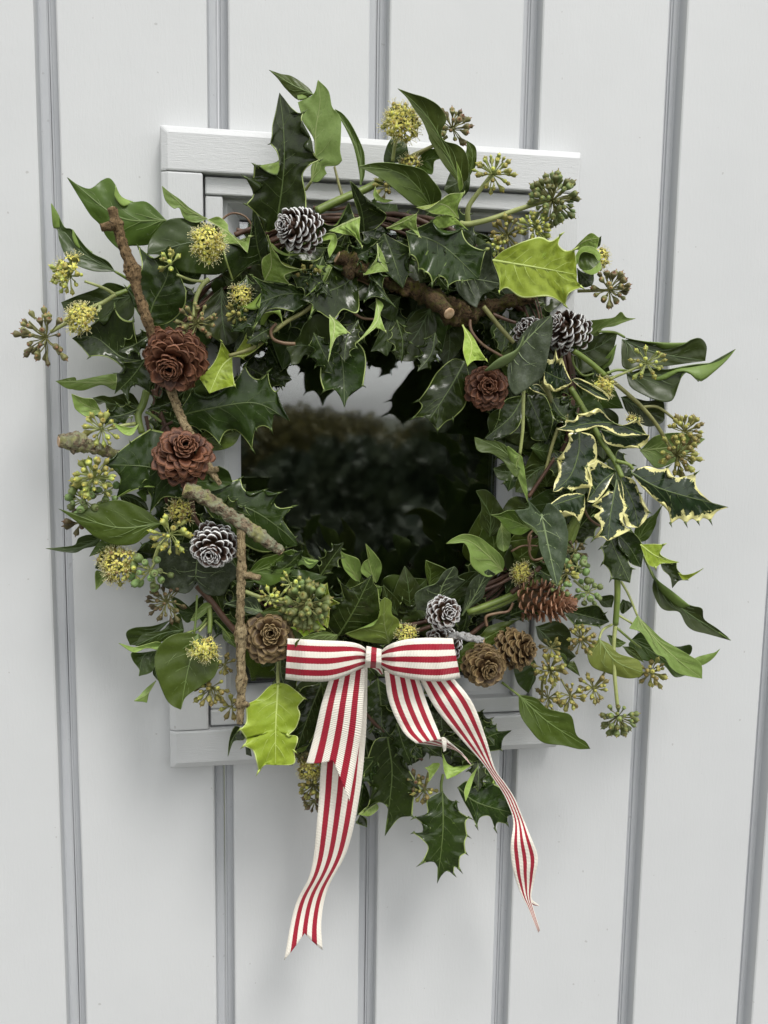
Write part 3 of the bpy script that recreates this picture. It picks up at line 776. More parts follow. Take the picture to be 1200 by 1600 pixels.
L('hdark', (58, 64), '275,150 300,230 398,338', '262,200 230,304s 270,278 330,290', '310,190 345,270', cup=.4)
L('hlight', (60, 74), '292,285 300,400 185,526', '290,340 270,420', '330,320 310,370s 342,462s 300,440 290,440', under=True, cup=.1)
L('hdark', (44, 52), '200,60 250,120 240,20', '180,100', '290,60')
U(-57, 183, 18, 54, 'olive', 12, (0, 0, 1), 4.4)
# --- holly, top right centre
S('holly_sprig', 'broad glossy dark holly leaves over the middle of the mossy branch', 'holly sprig', 670, 380)
Z(0, 0, 1)
L('hdark', (64, 72), '634,362 690,383 749,436', '675,345 722,358 759,391', '640,398 654,421 663,425 675,444 686,432 700,447 722,440', h=True, k=.2, cup=.12, vein=None, wave=.1)
L('hdark', (52, 60), '600,365 615,405 630,451', '580,385 589,420', '650,390 640,425', h=True, k=.15, cup=.3)
Z(600, 120, .3)
L('hlight', (64, 82), '390,740 310,665 163,681', '385,680 418,603s 345,610 300,640 225,690', '340,722 260,715 225,700', under=True, cup=.1)
L('hlight', (70, 84), '395,600 405,520 376,438', '385,560', '412,560', under=True, vein=0)
L('hlight', (62, 72), '240,760 340,720 440,800', '280,725 340,735s', '300,790 380,770', under=True, vein=0)
# --- ivy, grey leaf over branch
S('ivy_sprig', 'greyish ivy leaf cluster hanging over the mossy branch at top right', 'ivy sprig', 740, 450)
Z(500, 380, .3)
L('igrey', (52, 60), '700,170 830,190 940,210', '760,60 830,10 890,10 895,100 920,160', '715,250 770,310 815,337s 845,270 890,250', cup=.15)
L('idark', (40, 46), '380,370 350,480 350,590', '335,420 262,567s 300,560', '445,410 400,480')
L('idark', (40, 46), '580,330 500,480 395,598', '500,355 430,450 385,540', '610,440 560,540 500,605 440,615', cup=.25)
L('idark', (38, 42), '420,280 330,350 250,330', '350,270', '380,400')
# --- lime holly, top right
S('holly_sprig', 'broad lime green holly leaf at top right above the mossy branch', 'holly sprig', 850, 430)
Z(600, 120, .3)
L('hlime', (84, 92), '565,955 780,990 1005,1030', '640,895 800,835 870,855 922,822s 908,872 945,905 992,900s 1000,960', '600,1055 600,1120s 640,1100 720,1150 860,1145 945,1192s 962,1130 1030,1096s 1005,1065', cup=.08, wave=.05)
Z(840, 340, .28333)
L('hlight', (60, 72), '195,178 260,130 340,112', '240,128 295,85', '260,178 320,182', under=True)
L('hdark', (64, 68), '312,182 330,150 352,100', '322,130', '345,150', vein=0)
L('imid', (62, 66), '215,235 280,220 345,240', '225,190 262,172 320,192', '235,280 290,302 325,280', cup=.6, vein=0)
L('hlight', (70, 76), '212,262 225,190 262,172 320,192 345,240', '205,225 240,165 300,160 345,200', '222,250 235,205 262,190 310,205 330,235', under=True, vein=0, cup=0, wave=0)
L('hlight', (72, 76), '345,240 325,285 290,302 240,292', '350,285 300,315', '325,262 290,288', under=True, vein=0, cup=0, wave=0)
L('idark', (58, 62), '218,280 260,330 300,374', '222,340 225,368s 260,385', '250,302 308,305s 310,345')
# --- ivy berries, top right
S('ivy_sprig', 'ivy stem with large green berry head at the top right corner of the casing', 'ivy sprig', 735, 350)
Z(600, 120, .3)
ST('400,765 440,768 560,740 700,690 870,640', (50, 66), 5, 3.2, M_STEM_PALE)
ST('590,728 660,750 745,790', (54, 64), 2.4, 2, M_STEM_PALE)
U(885, 640, 41, 72, 'green', 52, (.25, .1, .9), 6.0, 2.1)
U(790, 785, 26, 72, 'yellow', 26, (.2, 0, 1), 4.6)
U(640, 830, 28, 60, 'olive', 20, (-.1, -.2, 1), 4.6)
U(585, 880, 15, 62, 'yellow', 10, (0, 0, 1), 4.2)
# --- ivy, right upper
S('ivy_sprig', 'long ivy sprig reaching right with two long curled leaves and pale bud head', 'ivy sprig', 900, 560)
Z(840, 340, .28333)
L('ilight', (42, 56), '270,650 400,590 542,556', '255,580 340,562 420,550 460,520 490,550', '330,650 360,610 420,600 470,580', under=True, cup=.15)
L('idark', (36, 44), '200,760 320,720 440,640', '230,690 330,645 400,632', '230,860 330,830 400,780', flaps=[('345,805 400,740 432,700', '360,840 410,800 435,700', 3)])
L('idark', (38, 50), '465,672 650,745 925,790', '560,680 700,720 790,705 850,672 900,666 932,710', '462,760 480,832 600,832 780,810', flaps=[('480,662 600,683 740,690 832,688', '500,672 640,702 700,726 790,708', 4)])
L('idark', (44, 66), '490,862 700,870 890,830 1092,725', '600,830 720,836 860,812 980,797 1060,752', '510,930 570,970 660,1008 740,1010 775,930 800,860 840,855 885,905s 935,880 1000,825', flaps=[('600,890 690,898 780,850 840,862 895,905 960,862 1040,790 1092,725', '600,870 720,838 860,810 980,796 1060,752 1090,727', 6)], wave=.05, cup=.3)
L('idark', (34, 40), '460,990 580,1060 700,1110', '500,985 600,1010 690,1010', '500,1080 600,1150 680,1135')
ST('200,735 290,800 370,870', (58, 56), 4.5, 4.5, M_STEM)
ST('370,870 470,950 580,1050 660,1150 720,1250 780,1330', (56, 52), 3.5, 3.2, M_STEM_OLIVE)
ST('330,630 420,632 480,660', (50, 46), 2, 2, M_STEM)
ST('380,860 440,840 520,850', (56, 56), 2.6, 2, M_STEM)
ST('400,890 470,860 590,810', (58, 64), 2.6, 2, M_STEM_PALE)
ST('190,740 200,810 250,870 310,860', (48, 50), 2, 1.6, M_STEM)
ST('580,1045 660,1045 740,1100 800,1150', (52, 56), 2.6, 2.2, M_STEM_OLIVE)
U(605, 805, 32, 66, 'yellow', 18, (.1, -.1, 1), 4.4)
U(400, 400, 31, 62, 'brown', 22, (.2, 0, .9), 5.4, stem='220,405', sr=2.4)
U(345, 230, 18, 52, 'oflower', 12, (.5, 0, .7), 4.0)
U(360, 940, 18, 58, 'flower', 14, (-.1, -.3, 1), 3.8)
Z(840, 600, .26667)
L('ilight', (34, 42), '600,390 780,370 982,322', '690,305 820,285 900,300', '650,450 710,492 850,430', under=True)
U(870, 270, 30, 60, 'olive', 26, (.3, .3, .8), 5.0)
U(825, 420, 36, 64, 'olive', 30, (.3, -.1, .9), 5.4)
U(560, 230, 14, 60, 'oflower', 8, (.3, 0, 1), 3.6)
# --- variegated holly
S('variegated_holly_sprig', 'variegated holly sprig with cream edged leaves at right of the wreath', 'holly sprig', 930, 660)
Z(680, 540, .26667)
L('var', (54, 66), '640,150 720,190 800,215', '642,75s 690,82 705,25s 720,78 742,65s 765,140', '640,230 700,270 770,240')
L('var', (62, 68), '800,200 900,250 1018,320', '840,192 930,232 1010,285', '850,245 950,305', cup=.4)
L('var', (48, 52), '560,230 620,260 660,295', '540,240s 580,270s', '610,230')
Z(840, 600, .26667)
L('var', (66, 84), '640,300 400,225 110,265', '585,203s 500,242 430,215 360,145 300,165 235,178s 212,215 155,205s 165,240', '560,300 480,302 370,250 290,268 215,285s 150,272', cup=.3)
L('var', (60, 66), '370,265 500,310 655,300', '480,285 590,290', '400,345 500,372 600,376s 640,345', cup=-.2)
L('var', (66, 76), '245,280 240,400 190,540 90,632', '182,290 183,335 150,400 112,440s 122,520 100,575', '330,310 345,440 285,490s 312,560 326,607s 240,612 200,627s 160,605 122,627', cup=-.25, wave=.1)
L('var', (68, 82), '275,650 150,690 38,730', '225,640 150,650 88,692', '275,735 245,812s 212,770 132,787s 145,752 95,767s 88,738', cup=-.2)
L('var', (70, 84), '465,560 445,660 425,780 412,918', '448,640 412,630s 372,668 318,712s 370,740 325,772s 372,830 330,908s 370,895', '475,600 490,660 526,720s 500,780 510,830 545,856s 480,888 445,905', cup=-.3, wave=.12)
L('var', (60, 68), '460,510 370,580 290,690', '395,470 345,440s 330,460 285,480s 310,560', '440,540 400,620 340,690', cup=.3)
L('var', (58, 64), '480,535 560,700 590,842', '500,640 500,760 520,832', '560,560 600,640s 655,752s 630,800')
L('var', (66, 82), '550,520 740,620 1118,722', '580,500s 640,482 720,502 762,488s 800,545 870,540 926,525s 930,600 990,670 1050,712', '600,590 680,670 720,700 768,750 780,820s 830,788 868,817s 905,790 942,812s 970,785 1012,802s 1050,748', cup=-.15, wave=.06)
ST('190,20 300,200 370,330 450,450 495,548', (46, 66), 5, 4.2, M_STEM)
ST('30,-20 80,90 150,215', (50, 54), 4.5, 4, M_STEM_OLIVE)
ST('460,450 530,470 560,500', (64, 66), 3, 2.5, M_STEM)
ST('165,120 165,210', (52, 56), 5.5, 5.5, M_STEM_OLIVE)
# --- ivy, right inner
S('ivy_sprig', 'ivy sprig with large grey veined leaf in front of the right snow tipped cones', 'ivy sprig', 800, 560)
Z(500, 380, .3)
L('hlime', (64, 74), '742,425 790,530 768,642', '752,480 745,560', '792,480 830,550 868,611s 800,612', under=True, cup=.15, vein=None)
L('igrey', (84, 92), '985,610 1080,500 1205,375', '1015,560 1050,480 1120,410', '975,680 990,760 1020,792s 1070,765 1150,705s 1175,650 1197,540 1212,450', flaps=[('855,663 930,600 1025,550 1060,478', '862,668 950,645 1012,600 1062,510', 5)], cup=.15, wave=.05)
Z(680, 540, .26667)
ST('518,250 515,380 512,500 495,640', (72, 70), 3, 2.6, M_STEM_PALE)
L('imid', (72, 60), '500,720 400,620 230,535', '440,640 415,590 370,562 300,556', '470,770 400,680 330,632 270,625 240,600', cup=.2)
L('ilight', (74, 66), '495,640 475,730 543,918', '425,590 432,650 470,740 505,830', '512,660 528,760 540,850', cup=.1, under=True)
L('idark', (52, 50), '480,740 400,740 340,720', '430,690', '440,790 370,780')
L('idark', (44, 40), '560,600 650,620 700,590', '600,570', '640,680')
# --- holly, inner right
S('holly_sprig', 'dark holly leaves hanging into the glass beside the half hidden brown cone', 'holly sprig', 750, 620)
L('hdark', (40, 48), '520,290 440,420 288,546', '420,312 380,370 370,435s 335,505', '500,450 440,520 350,560', cup=.35)
L('hdark', (38, 46), '540,290 600,420 655,560', '520,400 560,540', '640,292 690,420 675,500', cup=-.35)
Z(500, 380, .3)
L('hdark', (42, 52), '755,615 680,750 570,920', '690,605 610,672 560,755 512,820s 530,852 490,908s 535,905', '775,700 757,840 692,915s 655,930 612,975s 590,945', cup=-.3)
# --- holly, right lower
S('holly_sprig', 'holly sprig hanging at right with dark leaves and one lime leaf with long spines', 'holly sprig', 960, 830)
Z(840, 600, .26667)
L('hdark', (50, 62), '420,890 470,1010 542,1165', '370,960 380,1052 430,1142', '470,890 532,1000 557,1082', h=True, k=.15, cup=-.2)
L('hdark', (46, 54), '460,870 540,960 607,1075', '500,980 545,1050', '560,870 620,960', cup=.3)
L('hlime', (66, 74), '602,940 700,1010 832,1045', '680,937 742,940s 715,990 760,1025', '622,1000 650,1060 692,1077s 725,1052 780,1050', cup=.1)
L('hdark', (62, 66), '720,1052 780,1100 790,1196', '735,1090 775,1130', '780,1050 815,1045s 822,1090 887,1150s 830,1152', vein=0)
L('hlime', (66, 82), '822,1105 880,1135 976,1077', '860,1118 920,1105', '850,1145 885,1142s 930,1112', vein=0)
# --- ivy, right lower
S('ivy_sprig', 'ivy stem hanging at lower right with pale leaves and a bottom berry head', 'ivy sprig', 965, 900)
L('imid', (50, 58), '580,930 640,820 735,705', '570,850 640,790 690,760', '645,910 690,830 702,780', pet='520,845')
Z(820, 840, .28333)
L('idark', (50, 60), '712,225 850,380 1137,568', '760,275 840,340 920,375 978,392 990,450 1060,500 1110,540', '705,290 740,372 780,402 850,410 890,480 930,512 1000,530 1080,552', flaps=[('702,180 730,230 820,300 912,376', '718,235 760,310 850,384 908,380', 4), ('985,450 1060,512 1137,566', '1002,505 1060,537 1132,566', 3)], pet='655,100', wave=.05)
L('ilight', (56, 66), '620,430 720,560 850,680 978,778', '690,495 760,560 830,602 910,650 972,697', '575,500s 640,522 680,580 722,640 770,662 800,712 850,750 920,768', under=True, cup=.12, wave=.05, pet='575,320 530,240')
L('ilight', (58, 66), '915,678 1000,670 1078,612', '960,655 1050,632', '970,705 1035,668', under=True, vein=0)
L('idark', (36, 44), '590,560 730,650 890,760', '640,522 700,560 830,600 915,592 915,640 860,680', '575,600 640,670 760,700 825,768')
L('ilight', (58, 64), '410,560 500,680 650,745', '470,590 520,640 620,672 645,710', '352,600 345,650 370,710 440,742 560,775 630,768', under=False, cup=-.2, pet='430,510 480,480')
L('imid', (48, 54), '455,540 500,575 560,580', '480,540', '480,595 520,605')
L('imid', (42, 46), '540,600 600,640 660,690', '600,610', '580,650')
L('idark', (42, 46), '520,380 560,350 600,372', '540,340s', '540,420')
ST('510,225 510,330 500,480', (58, 56), 5.5, 5, M_STEM)
ST('500,480 490,600 495,760 512,940', (56, 64), 3.6, 3.2, M_STEM_PALE)
ST('520,430 600,480 640,520', (56, 50), 2, 1.8, M_STEM_PALE)
ST('510,500 590,570 640,610', (56, 52), 2.2, 2, M_STEM)
U(515, 1000, 34, 72, 'green', 28, (0, -.5, .8), 5.6, 1.5)
U(700, 750, 26, 54, 'olive', 20, (.2, -.3, .9), 4.8)
# --- ivy grey lobed centre right
S('ivy_sprig', 'lobed ivy sprig with slate green pale veined leaf at lower right of the glass', 'ivy sprig', 850, 810)
Z(0, 0, 1)
L('igrey', (84, 92), '846,803 858,860 871,916', '834,790 824,780s 826,794 804,797s 815,812 838,828 843,856 853,882 862,902', '858,786 880,806 888,832s 887,852 884,872 878,896', cup=.15, wave=.05)
Z(660, 840, .21667)
L('ilight', (56, 66), '580,240 450,110 320,20 170,45', '592,180 560,120 480,48 400,-6 300,-25 220,5', '480,285 400,247 350,190 340,110 305,42 230,42', under=True, cup=.25)
Z(680, 540, .26667)
L('idark', (46, 54), '320,1120 320,990 238,850', '265,1040 270,930', '382,1060 372,1000 402,966s 342,880 292,845')
L('imid', (52, 62), '560,1075 440,1020 323,991', '500,980 430,965 380,985', '500,1110 430,1092 375,1020')
L('ilight', (48, 54), '385,1040 395,1120 400,1210', '360,1120 365,1180', '440,1100 432,1180', under=True)
L('idark', (40, 40), '650,700 560,760 470,860', '560,700 480,780', '620,800 540,860')
# --- ivy lobed lower centre
S('ivy_sprig', 'small lobed ivy leaves with pale veins above the two lowest snow tipped cones', 'ivy sprig', 700, 920)
Z(440, 820, .28333)
L('imid', (44, 52), '815,340 820,260 795,195', '800,290 792,240', '880,300 912,250')
L('igrey', (54, 64), '860,430 890,330 952,230', '820,470 745,470s 735,385 790,345 850,325 895,260', '890,430 945,370 1012,306s 975,290 972,250', cup=.15)
L('idark', (42, 50), '900,420 1000,330 1080,255', '920,330 1000,270', '960,420 1060,340')
L('igrey', (48, 62), '995,500 1060,400 1140,245', '1010,410 1030,340 1065,290', '1050,450 1110,400 1130,330 1180,270s', cup=.2)
L('idark', (34, 36), '600,540 680,420 800,300', '560,400 555,310 610,275 700,290', '700,545 800,500 812,400')
Z(660, 840, .21667)
L('imid', (58, 62), '610,650 470,720 278,862', '705,584s 640,600 560,612 470,645 420,700 290,790', '722,690s 640,742 560,752 480,790 420,840 340,880', cup=-.15)
ST('900,200 820,300 720,390 620,450 480,510 330,540', (50, 48), 7.5, 5.5, M_STEM)
Z(0, 0, 1)
ST('730,957 800,930 855,895 890,850 905,805', (50, 52), 5.5, 6, M_STEM)
ST('905,800 890,830 885,860', (54, 50), 6.5, 6.5, M_STEM)
# --- ivy lower right
S('ivy_sprig', 'ivy sprig at bottom right with drooping pointed leaf below the brown cones', 'ivy sprig', 850, 1060)
Z(720, 1040, .4)
L('imid', (58, 62), '225,115 340,220 506,325', '290,125 335,165 385,180 432,197 452,270 488,297', '232,190 270,250 320,300 400,312 460,326', cup=.15, wave=.06, pet='160,65')
Z(820, 840, .28333)
L('idark', (42, 48), '60,490 150,580 235,715', '180,460 250,520 252,610 282,655s 250,680', '80,560 160,620 225,650', cup=.2)
L('imid', (36, 40), '225,700 265,720 305,765', '270,682', '230,715')
L('hdark', (34, 42), '200,400 330,430 466,465', '330,382 400,372 440,420s', '275,485s 340,482 412,492s')
L('idark', (34, 40), '400,335 440,360 480,385', '440,320 490,322', '430,380', )
L('idark', (32, 34), '0,640 60,700 20,860', '-60,700 -40,800', '60,760 40,820')
U(315, 560, 26, 62, 'olive', 28, (.2, 0, 1), 4.2)
U(140, 730, 28, 62, 'olive', 34, (.1, -.1, 1), 4.4)
U(150, 600, 16, 58, 'olive', 8, (.4, .4, .7), 4.4)
U(375, 830, 26, 58, 'olive', 18, (-.2, 0, 1), 4.6, stem='440,745', sr=1.8)
U(250, 880, 24, 58, 'olive', 16, (-.1, -.3, 1), 4.6, stem='200,780', sr=1.6)
U(130, 880, 24, 54, 'olive', 14, (0, .2, 1), 4.4)
ST('95,900 95,820 100,780', (50, 54), 2.6, 2.2, M_STEM_OLIVE)
U(290, 155, 18, 66, 'berry', 8, (0, .4, .8), 7.0)
U(350, 300, 22, 68, 'berry', 12, (.1, 0, 1), 6.5, stem='270,235', sr=2)
U(230, 200, 18, 70, 'olive', 10, (0, 0, 1), 5)
U(190, 280, 17, 76, 'berry', 8, (-.2, 0, 1), 5)
Z(660, 840, .21667)
U(710, 250, 18, 58, 'oflower', 14, (-.2, .3, 1), 3.8)
U(1100, 90, 16, 58, 'dark', 12, (0, .3, 1), 4)
# --- holly and ivy, bottom centre above bow
S('holly_sprig', 'glossy dark holly leaf standing above the left loop of the bow', 'holly sprig', 530, 980)
Z(440, 820, .28333)
L('hdark', (56, 66), '312,612 400,470 497,275', '258,560 250,480 275,410 345,400s 318,312s 360,350 440,320', '420,590 540,562 547,480s 530,345s 508,320', cup=-.2, wave=.08)
L('hlime', (66, 78), '197,465 235,420 250,318', '222,430 218,336s 240,385', '250,455 318,432s 268,398', cup=.1)
L('hlime', (60, 62), '245,450 245,500 254,572', '228,480 228,540', '262,460 262,520')
L('hlime', (70, 82), '242,578 160,560 48,565', '205,530 195,478s 150,540 100,562', '165,592 130,630s 98,592', cup=.1)
S('ivy_sprig', 'light green ivy leaves rising over the glass directly above the bow knot', 'ivy sprig', 590, 990)
L('ilight', (48, 58), '520,320 490,240 463,104', '440,265 450,210 488,175', '535,300 552,225 515,160', under=True, cup=.3)
L('ilight', (46, 56), '430,315 370,225 303,128', '395,300 345,245 325,180', '440,265 425,192 350,160', under=True, cup=.3)
L('ilight', (58, 76), '592,655 565,530 570,400', '500,650 400,627 348,600s 430,575 510,552 540,480 542,430', '632,600 648,532 608,490 605,425', cup=-.15)
L('imid', (50, 52), '520,330 530,370 535,420', '512,370', '552,350')
L('imid', (92, 96), '308,608 190,615 75,672', '240,590 140,610 78,645', '306,628 252,667s 200,632 130,655', cup=.1)
L('idark', (42, 46), '640,500 590,420 560,330', '560,460', '650,430')
U(690, 600, 17, 66, 'flower', 12, (-.1, .3, 1), 3.8)
# --- bottom hollies
S('holly_sprig', 'dark glossy holly sprig hanging lowest between the ribbon tails', 'holly sprig', 620, 1160)
Z(540, 1100, .25)
L('hdark', (58, 62), '262,205 290,450 245,826', '180,230 125,380 108,462s 150,510 148,600 130,656s 190,612 276,625s 268,720', '330,240 412,265s 380,330 400,420 482,545s 430,580 417,702s 340,710 285,770', cup=-.12, wave=.08)
L('hdark', (64, 72), '605,545 608,800 572,1122', '510,600 510,680 433,710s 475,745 480,800 422,805s 480,850 515,900 473,996s 520,970 570,1000 575,1070', '650,600 695,610s 710,670 772,710s 750,740 760,822s 745,870 752,932s 715,960 711,1032s 680,1018 675,1062s 640,1040 600,1070', cup=-.1, wave=.08)
L('hdark', (60, 70), '700,520 820,615 1058,686', '760,480 850,485s 930,500 1000,550 1012,600s 1040,650', '735,600 780,680 820,767s 840,710 900,702 935,782s 950,740 1010,750s 1012,705', cup=-.12)
L('hdark', (42, 48), '600,330 720,260 850,220', '620,180 740,150s 800,180', '640,400 760,400 860,330', cup=.2)
L('hdark', (46, 50), '845,230 930,190 1038,165', '872,138 940,132s 950,170', '880,292 972,286s 985,215', cup=-.2)
L('hdark', (46, 50), '860,300 880,380 940,520', '820,380 830,450', '900,380 930,450')
L('hlight', (62, 74), '545,370 540,420 519,490', '520,390 494,398s 520,430', '590,380', under=True, vein=0)
L('hlight', (64, 76), '605,308 640,400 632,472', '612,400', '660,430 720,420 802,375s 700,440', under=True, vein=0)
L('hlight', (64, 76), '830,385 780,480 750,610', '775,460 742,540', '805,450 770,560', under=True, vein=0)
L('hlight', (60, 66), '930,470 890,520 845,480', '925,520 870,528', '905,510', under=True, vein=0)
L('hlight', (52, 58), '195,620 140,660 78,690', '150,630 100,670', '205,655 150,700', under=True)
L('hdark', (46, 50), '90,690 110,720 135,772', '65,745s', '130,720')
L('hdark', (44, 48), '110,480 100,560 70,700', '90,560', '145,560 150,640')
ST('100,30 200,140 280,200 400,290 480,350', (44, 50), 3, 2.6, M_VINE)
ST('600,560 598,500 610,440', (62, 54), 2.6, 2.6, M_STEM)
U(490, 540, 20, 58, 'olive', 12, (-.2, -.3, 1), 4.8, stem='520,430', sr=2.4)
U(430, 480, 14, 56, 'brown', 7, (-.4, 0, 1), 4.6)
# --- lime holly bottom left
S('holly_sprig', 'large lime green holly leaf hanging left of the bow tails', 'holly sprig', 430, 1070)
Z(140, 840, .3)
L('hlime', (72, 84), '982,755 970,960 968,1185', '935,775 870,840 812,868s 815,960 783,1000s 815,1050 803,1085s 850,1110 868,1165 880,1218s 910,1185', '1030,765 1080,800 1120,838s 1085,880 1098,920 1075,990 1033,1030s 1082,1035 1082,1070 1065,1110s 1065,1178', cup=.1, wave=.05)
ST('982,760 980,700 985,620', (74, 60), 3, 2.6, M_STEM_PALE)
L('hdark', (36, 44), '790,990 745,1050 720,1143', '755,985 728,1050', '812,1030 802,1055 750,1062', cup=.2)
L('hdark', (44, 48), '810,1070 820,1110 845,1140', '815,1130s', '835,1090', vein=0)
Z(420, 1000, .38333)
L('hdark', (56, 64), '215,180 165,300 116,442', '145,190 122,212s 150,235 90,302s 117,332 82,387s 122,402', '222,250 205,330 165,420', cup=-.2)
L('hlight', (50, 58), '165,425 140,440 105,455', '150,425', '140,455', under=True, vein=0)
U(180, 590, 27, 52, 'olive', 30, (-.1, -.1, 1), 4.4)
U(170, 520, 22, 50, 'oflower', 18, (-.2, .2, 1), 4.2)
U(185, 660, 18, 52, 'dark', 12, (0, -.4, 1), 4.4)
U(120, 470, 16, 50, 'dark', 10, (0, 0, 1), 4.2)
# --- ivy lower left
S('ivy_sprig', 'ivy sprig at lower left with one broad rounded leaf and yellow flower head', 'ivy sprig', 320, 960)
Z(140, 840, .3)
L('imid', (62, 74), '565,500 510,700 475,896', '480,495 400,525 345,600 345,700 388,820 425,872', '640,560 673,640 652,720 600,762 502,830', cup=.12, wave=.05)
L('ilight', (58, 72), '392,560 270,578 150,550', '345,543 225,572', '380,590 300,574 230,598', under=True, vein=0)
L('idark', (46, 52), '420,430 320,500 210,560', '330,460 230,470 190,500', '330,520 290,560')
L('idark', (54, 62), '492,480 380,500 238,565', '470,400 440,412 380,480 275,505', '480,497 400,530 330,562')
L('idark', (48, 56), '352,588 280,620 256,722', '270,600 218,600 225,640 262,690', '345,650 322,700')
L('idark', (44, 48), '340,660 350,720 370,758', '330,710', '375,720')
L('ilight', (44, 54), '345,745 300,815 230,852', '300,780 262,820', '312,802 298,860s 275,855', under=True)
L('ilight', (48, 54), '640,350 590,380 525,432', '600,340 550,390', '625,375 560,430', under=True)
L('imid', (50, 54), '690,480 720,520 762,575', '700,530', '750,510')
L('idark', (42, 48), '560,400 450,370 420,300', '480,330', '500,440')
ST('560,250 640,340 700,420 760,490', (46, 50), 5, 5, M_VINE)
ST('625,370 628,430 625,500', (52, 60), 4, 3.6, M_STEM)
ST('610,420 570,470 500,500', (52, 58), 2, 2, M_STEM)
ST('615,440 570,490', (52, 58), 2, 2, M_STEM_PALE)
ST('560,300 555,400 545,500', (54, 60), 1.8, 1.8, M_STEM)
ST('650,430 700,480 760,560', (50, 52), 1.8, 1.8, M_STEM)
U(605, 580, 26, 76, 'flower', 18, (0, -.35, 1), 3.8, 1.4)
U(630, 790, 30, 60, 'olive', 18, (-.1, -.4, 1), 5.0, 1.4)
U(740, 880, 16, 54, 'olive', 8, (0, 0, 1), 4.8)
U(705, 660, 16, 56, 'olive', 10, (.2, 0, 1), 3.8)
U(400, 335, 32, 56, 'dark', 26, (-.1, 0, 1), 4.6)
# --- ivy left low
S('ivy_sprig', 'slate green lobed ivy leaf under the left snow tipped cone with berry heads beside it', 'ivy sprig', 300, 880)
L('igrey', (58, 66), '550,208 560,110 560,20', '545,252 500,292 410,267 380,252s 363,170 360,80s 450,40', '578,270 620,300 697,297 735,235 793,184s 720,115 640,60', cup=.1, wave=.05)
L('imid', (56, 64), '825,185 980,140 1060,85 1105,100 1195,120', '880,120 960,92 1050,62s 1095,80 1135,140', '850,225 930,252 1000,222 1070,160 1110,140 1150,162', cup=.3)
L('igrey', (76, 82), '900,385 800,360 703,345', '862,310 785,322 735,335', '850,402 780,372', cup=.3)
L('imid', (72, 78), '890,392 980,385 1082,380', '950,360 1040,362', '925,420 1000,405')
L('idark', (38, 44), '100,60 60,110 28,160', '60,70', '65,160')
L('ilight', (40, 48), '62,172 60,220 32,274', '30,180', '92,205', under=True)
L('idark', (40, 42), '180,30 80,60 0,95', '100,20 40,50', '120,60 50,75')
ST('810,280 920,320 1080,350', (66, 70), 3.4, 3, M_STEM_PALE)
ST('990,310 1030,260 1045,235', (68, 72), 2, 2, M_STEM_PALE)
U(940, 310, 17, 76, 'yellow', 12, (0, .2, 1), 4.0)
U(1050, 235, 18, 74, 'yellow', 9, (0, .3, 1), 4.0)
U(1130, 345, 40, 74, 'green', 40, (.1, .1, 1), 7.0, 1.5)
U(1010, 440, 26, 58, 'dark', 16, (0, 0, 1), 4.6)
U(1150, 420, 22, 60, 'green', 12, (.2, -.3, 1), 6.4)
U(150, 150, 32, 58, 'oflower', 30, (-.3, -.1, 1), 4.2)
U(110, 110, 20, 54, 'oflower', 14, (-.3, .2, 1), 4.0)
U(215, 150, 24, 62, 'yellow', 10, (.1, .1, 1), 4.4)
U(320, 180, 34, 66, 'berry', 13, (0, -.5, .9), 7.4, 1.5, stem='345,120', sr=2.2)
ST('330,130 350,70 370,20', (60, 60), 2.6, 2.4, M_STEM_PALE)
# --- ivy left middle
S('ivy_sprig', 'ivy sprig at far left with broad pointed green leaf under the lichen branch', 'ivy sprig', 230, 800)
Z(60, 560, .3)
L('imid', (62, 70), '640,860 400,880 103,782', '560,790 450,742 380,740 280,770 200,805', '612,885 560,922 500,966 400,971 300,932 240,882 165,825', cup=-.12, wave=.06, label='broad pointed green leaf')
L('idark', (44, 50), '330,935 200,990 36,990', '270,918 210,935 188,972 100,985', '300,975 240,990 190,1012 110,1005')
L('imid', (48, 54), '420,955 350,985 264,1032', '350,935 300,975', '400,985 330,1010')
L('idark', (40, 44), '420,712 500,730 575,790', '480,705 550,740', '450,760 520,790')
L('ilight', (50, 60), '325,275 240,240 172,184', '290,215 230,205', '272,312 200,272 183,235', under=True)
L('idark', (38, 46), '535,250 400,240 282,205', '480,180 380,200 335,193', '480,300 400,300 358,270 348,230 315,240')
L('ilight', (34, 42), '405,125 250,125 88,118', '395,82 300,95 180,118', '395,165 330,138 230,167 150,152', under=True)
L('imid', (52, 56), '560,680 545,720 510,700', '540,680', '560,745')
L('idark', (42, 46), '640,990 560,960 520,1000', '600,940', '600,1020')
ST('565,170 545,240 520,300 540,390', (44, 50), 6, 5, M_STEM)
ST('510,290 470,290 420,300', (48, 52), 2.2, 2, M_STEM)
ST('560,280 600,300 640,330', (48, 52), 2.2, 2, M_STEM)
ST('505,340 440,350 360,370', (50, 58), 3, 2.4, M_STEM_PALE)
ST('350,560 320,600 300,640', (56, 56), 2.6, 2.4, M_STEM_OLIVE)
U(325, 370, 28, 64, 'yellow', 16, (-.2, 0, 1), 5.0)
U(290, 620, 36, 66, 'yellow', 34, (-.1, .1, 1), 5.0)
U(235, 740, 26, 60, 'berry', 16, (-.2, 0, 1), 7.2)
U(350, 700, 20, 56, 'berry', 9, (.2, 0, 1), 6.6)
U(215, 860, 14, 54, 'dark', 6, (0, -.3, 1), 6.5)
U(690, 920, 32, 76, 'yellow', 20, (.1, -.1, 1), 5.0)
ST('680,920 640,960 610,1040', (70, 64), 2.6, 2.4, M_STEM_PALE)
U(740, 800, 20, 60, 'oflower', 16, (.1, 0, 1), 4.0)
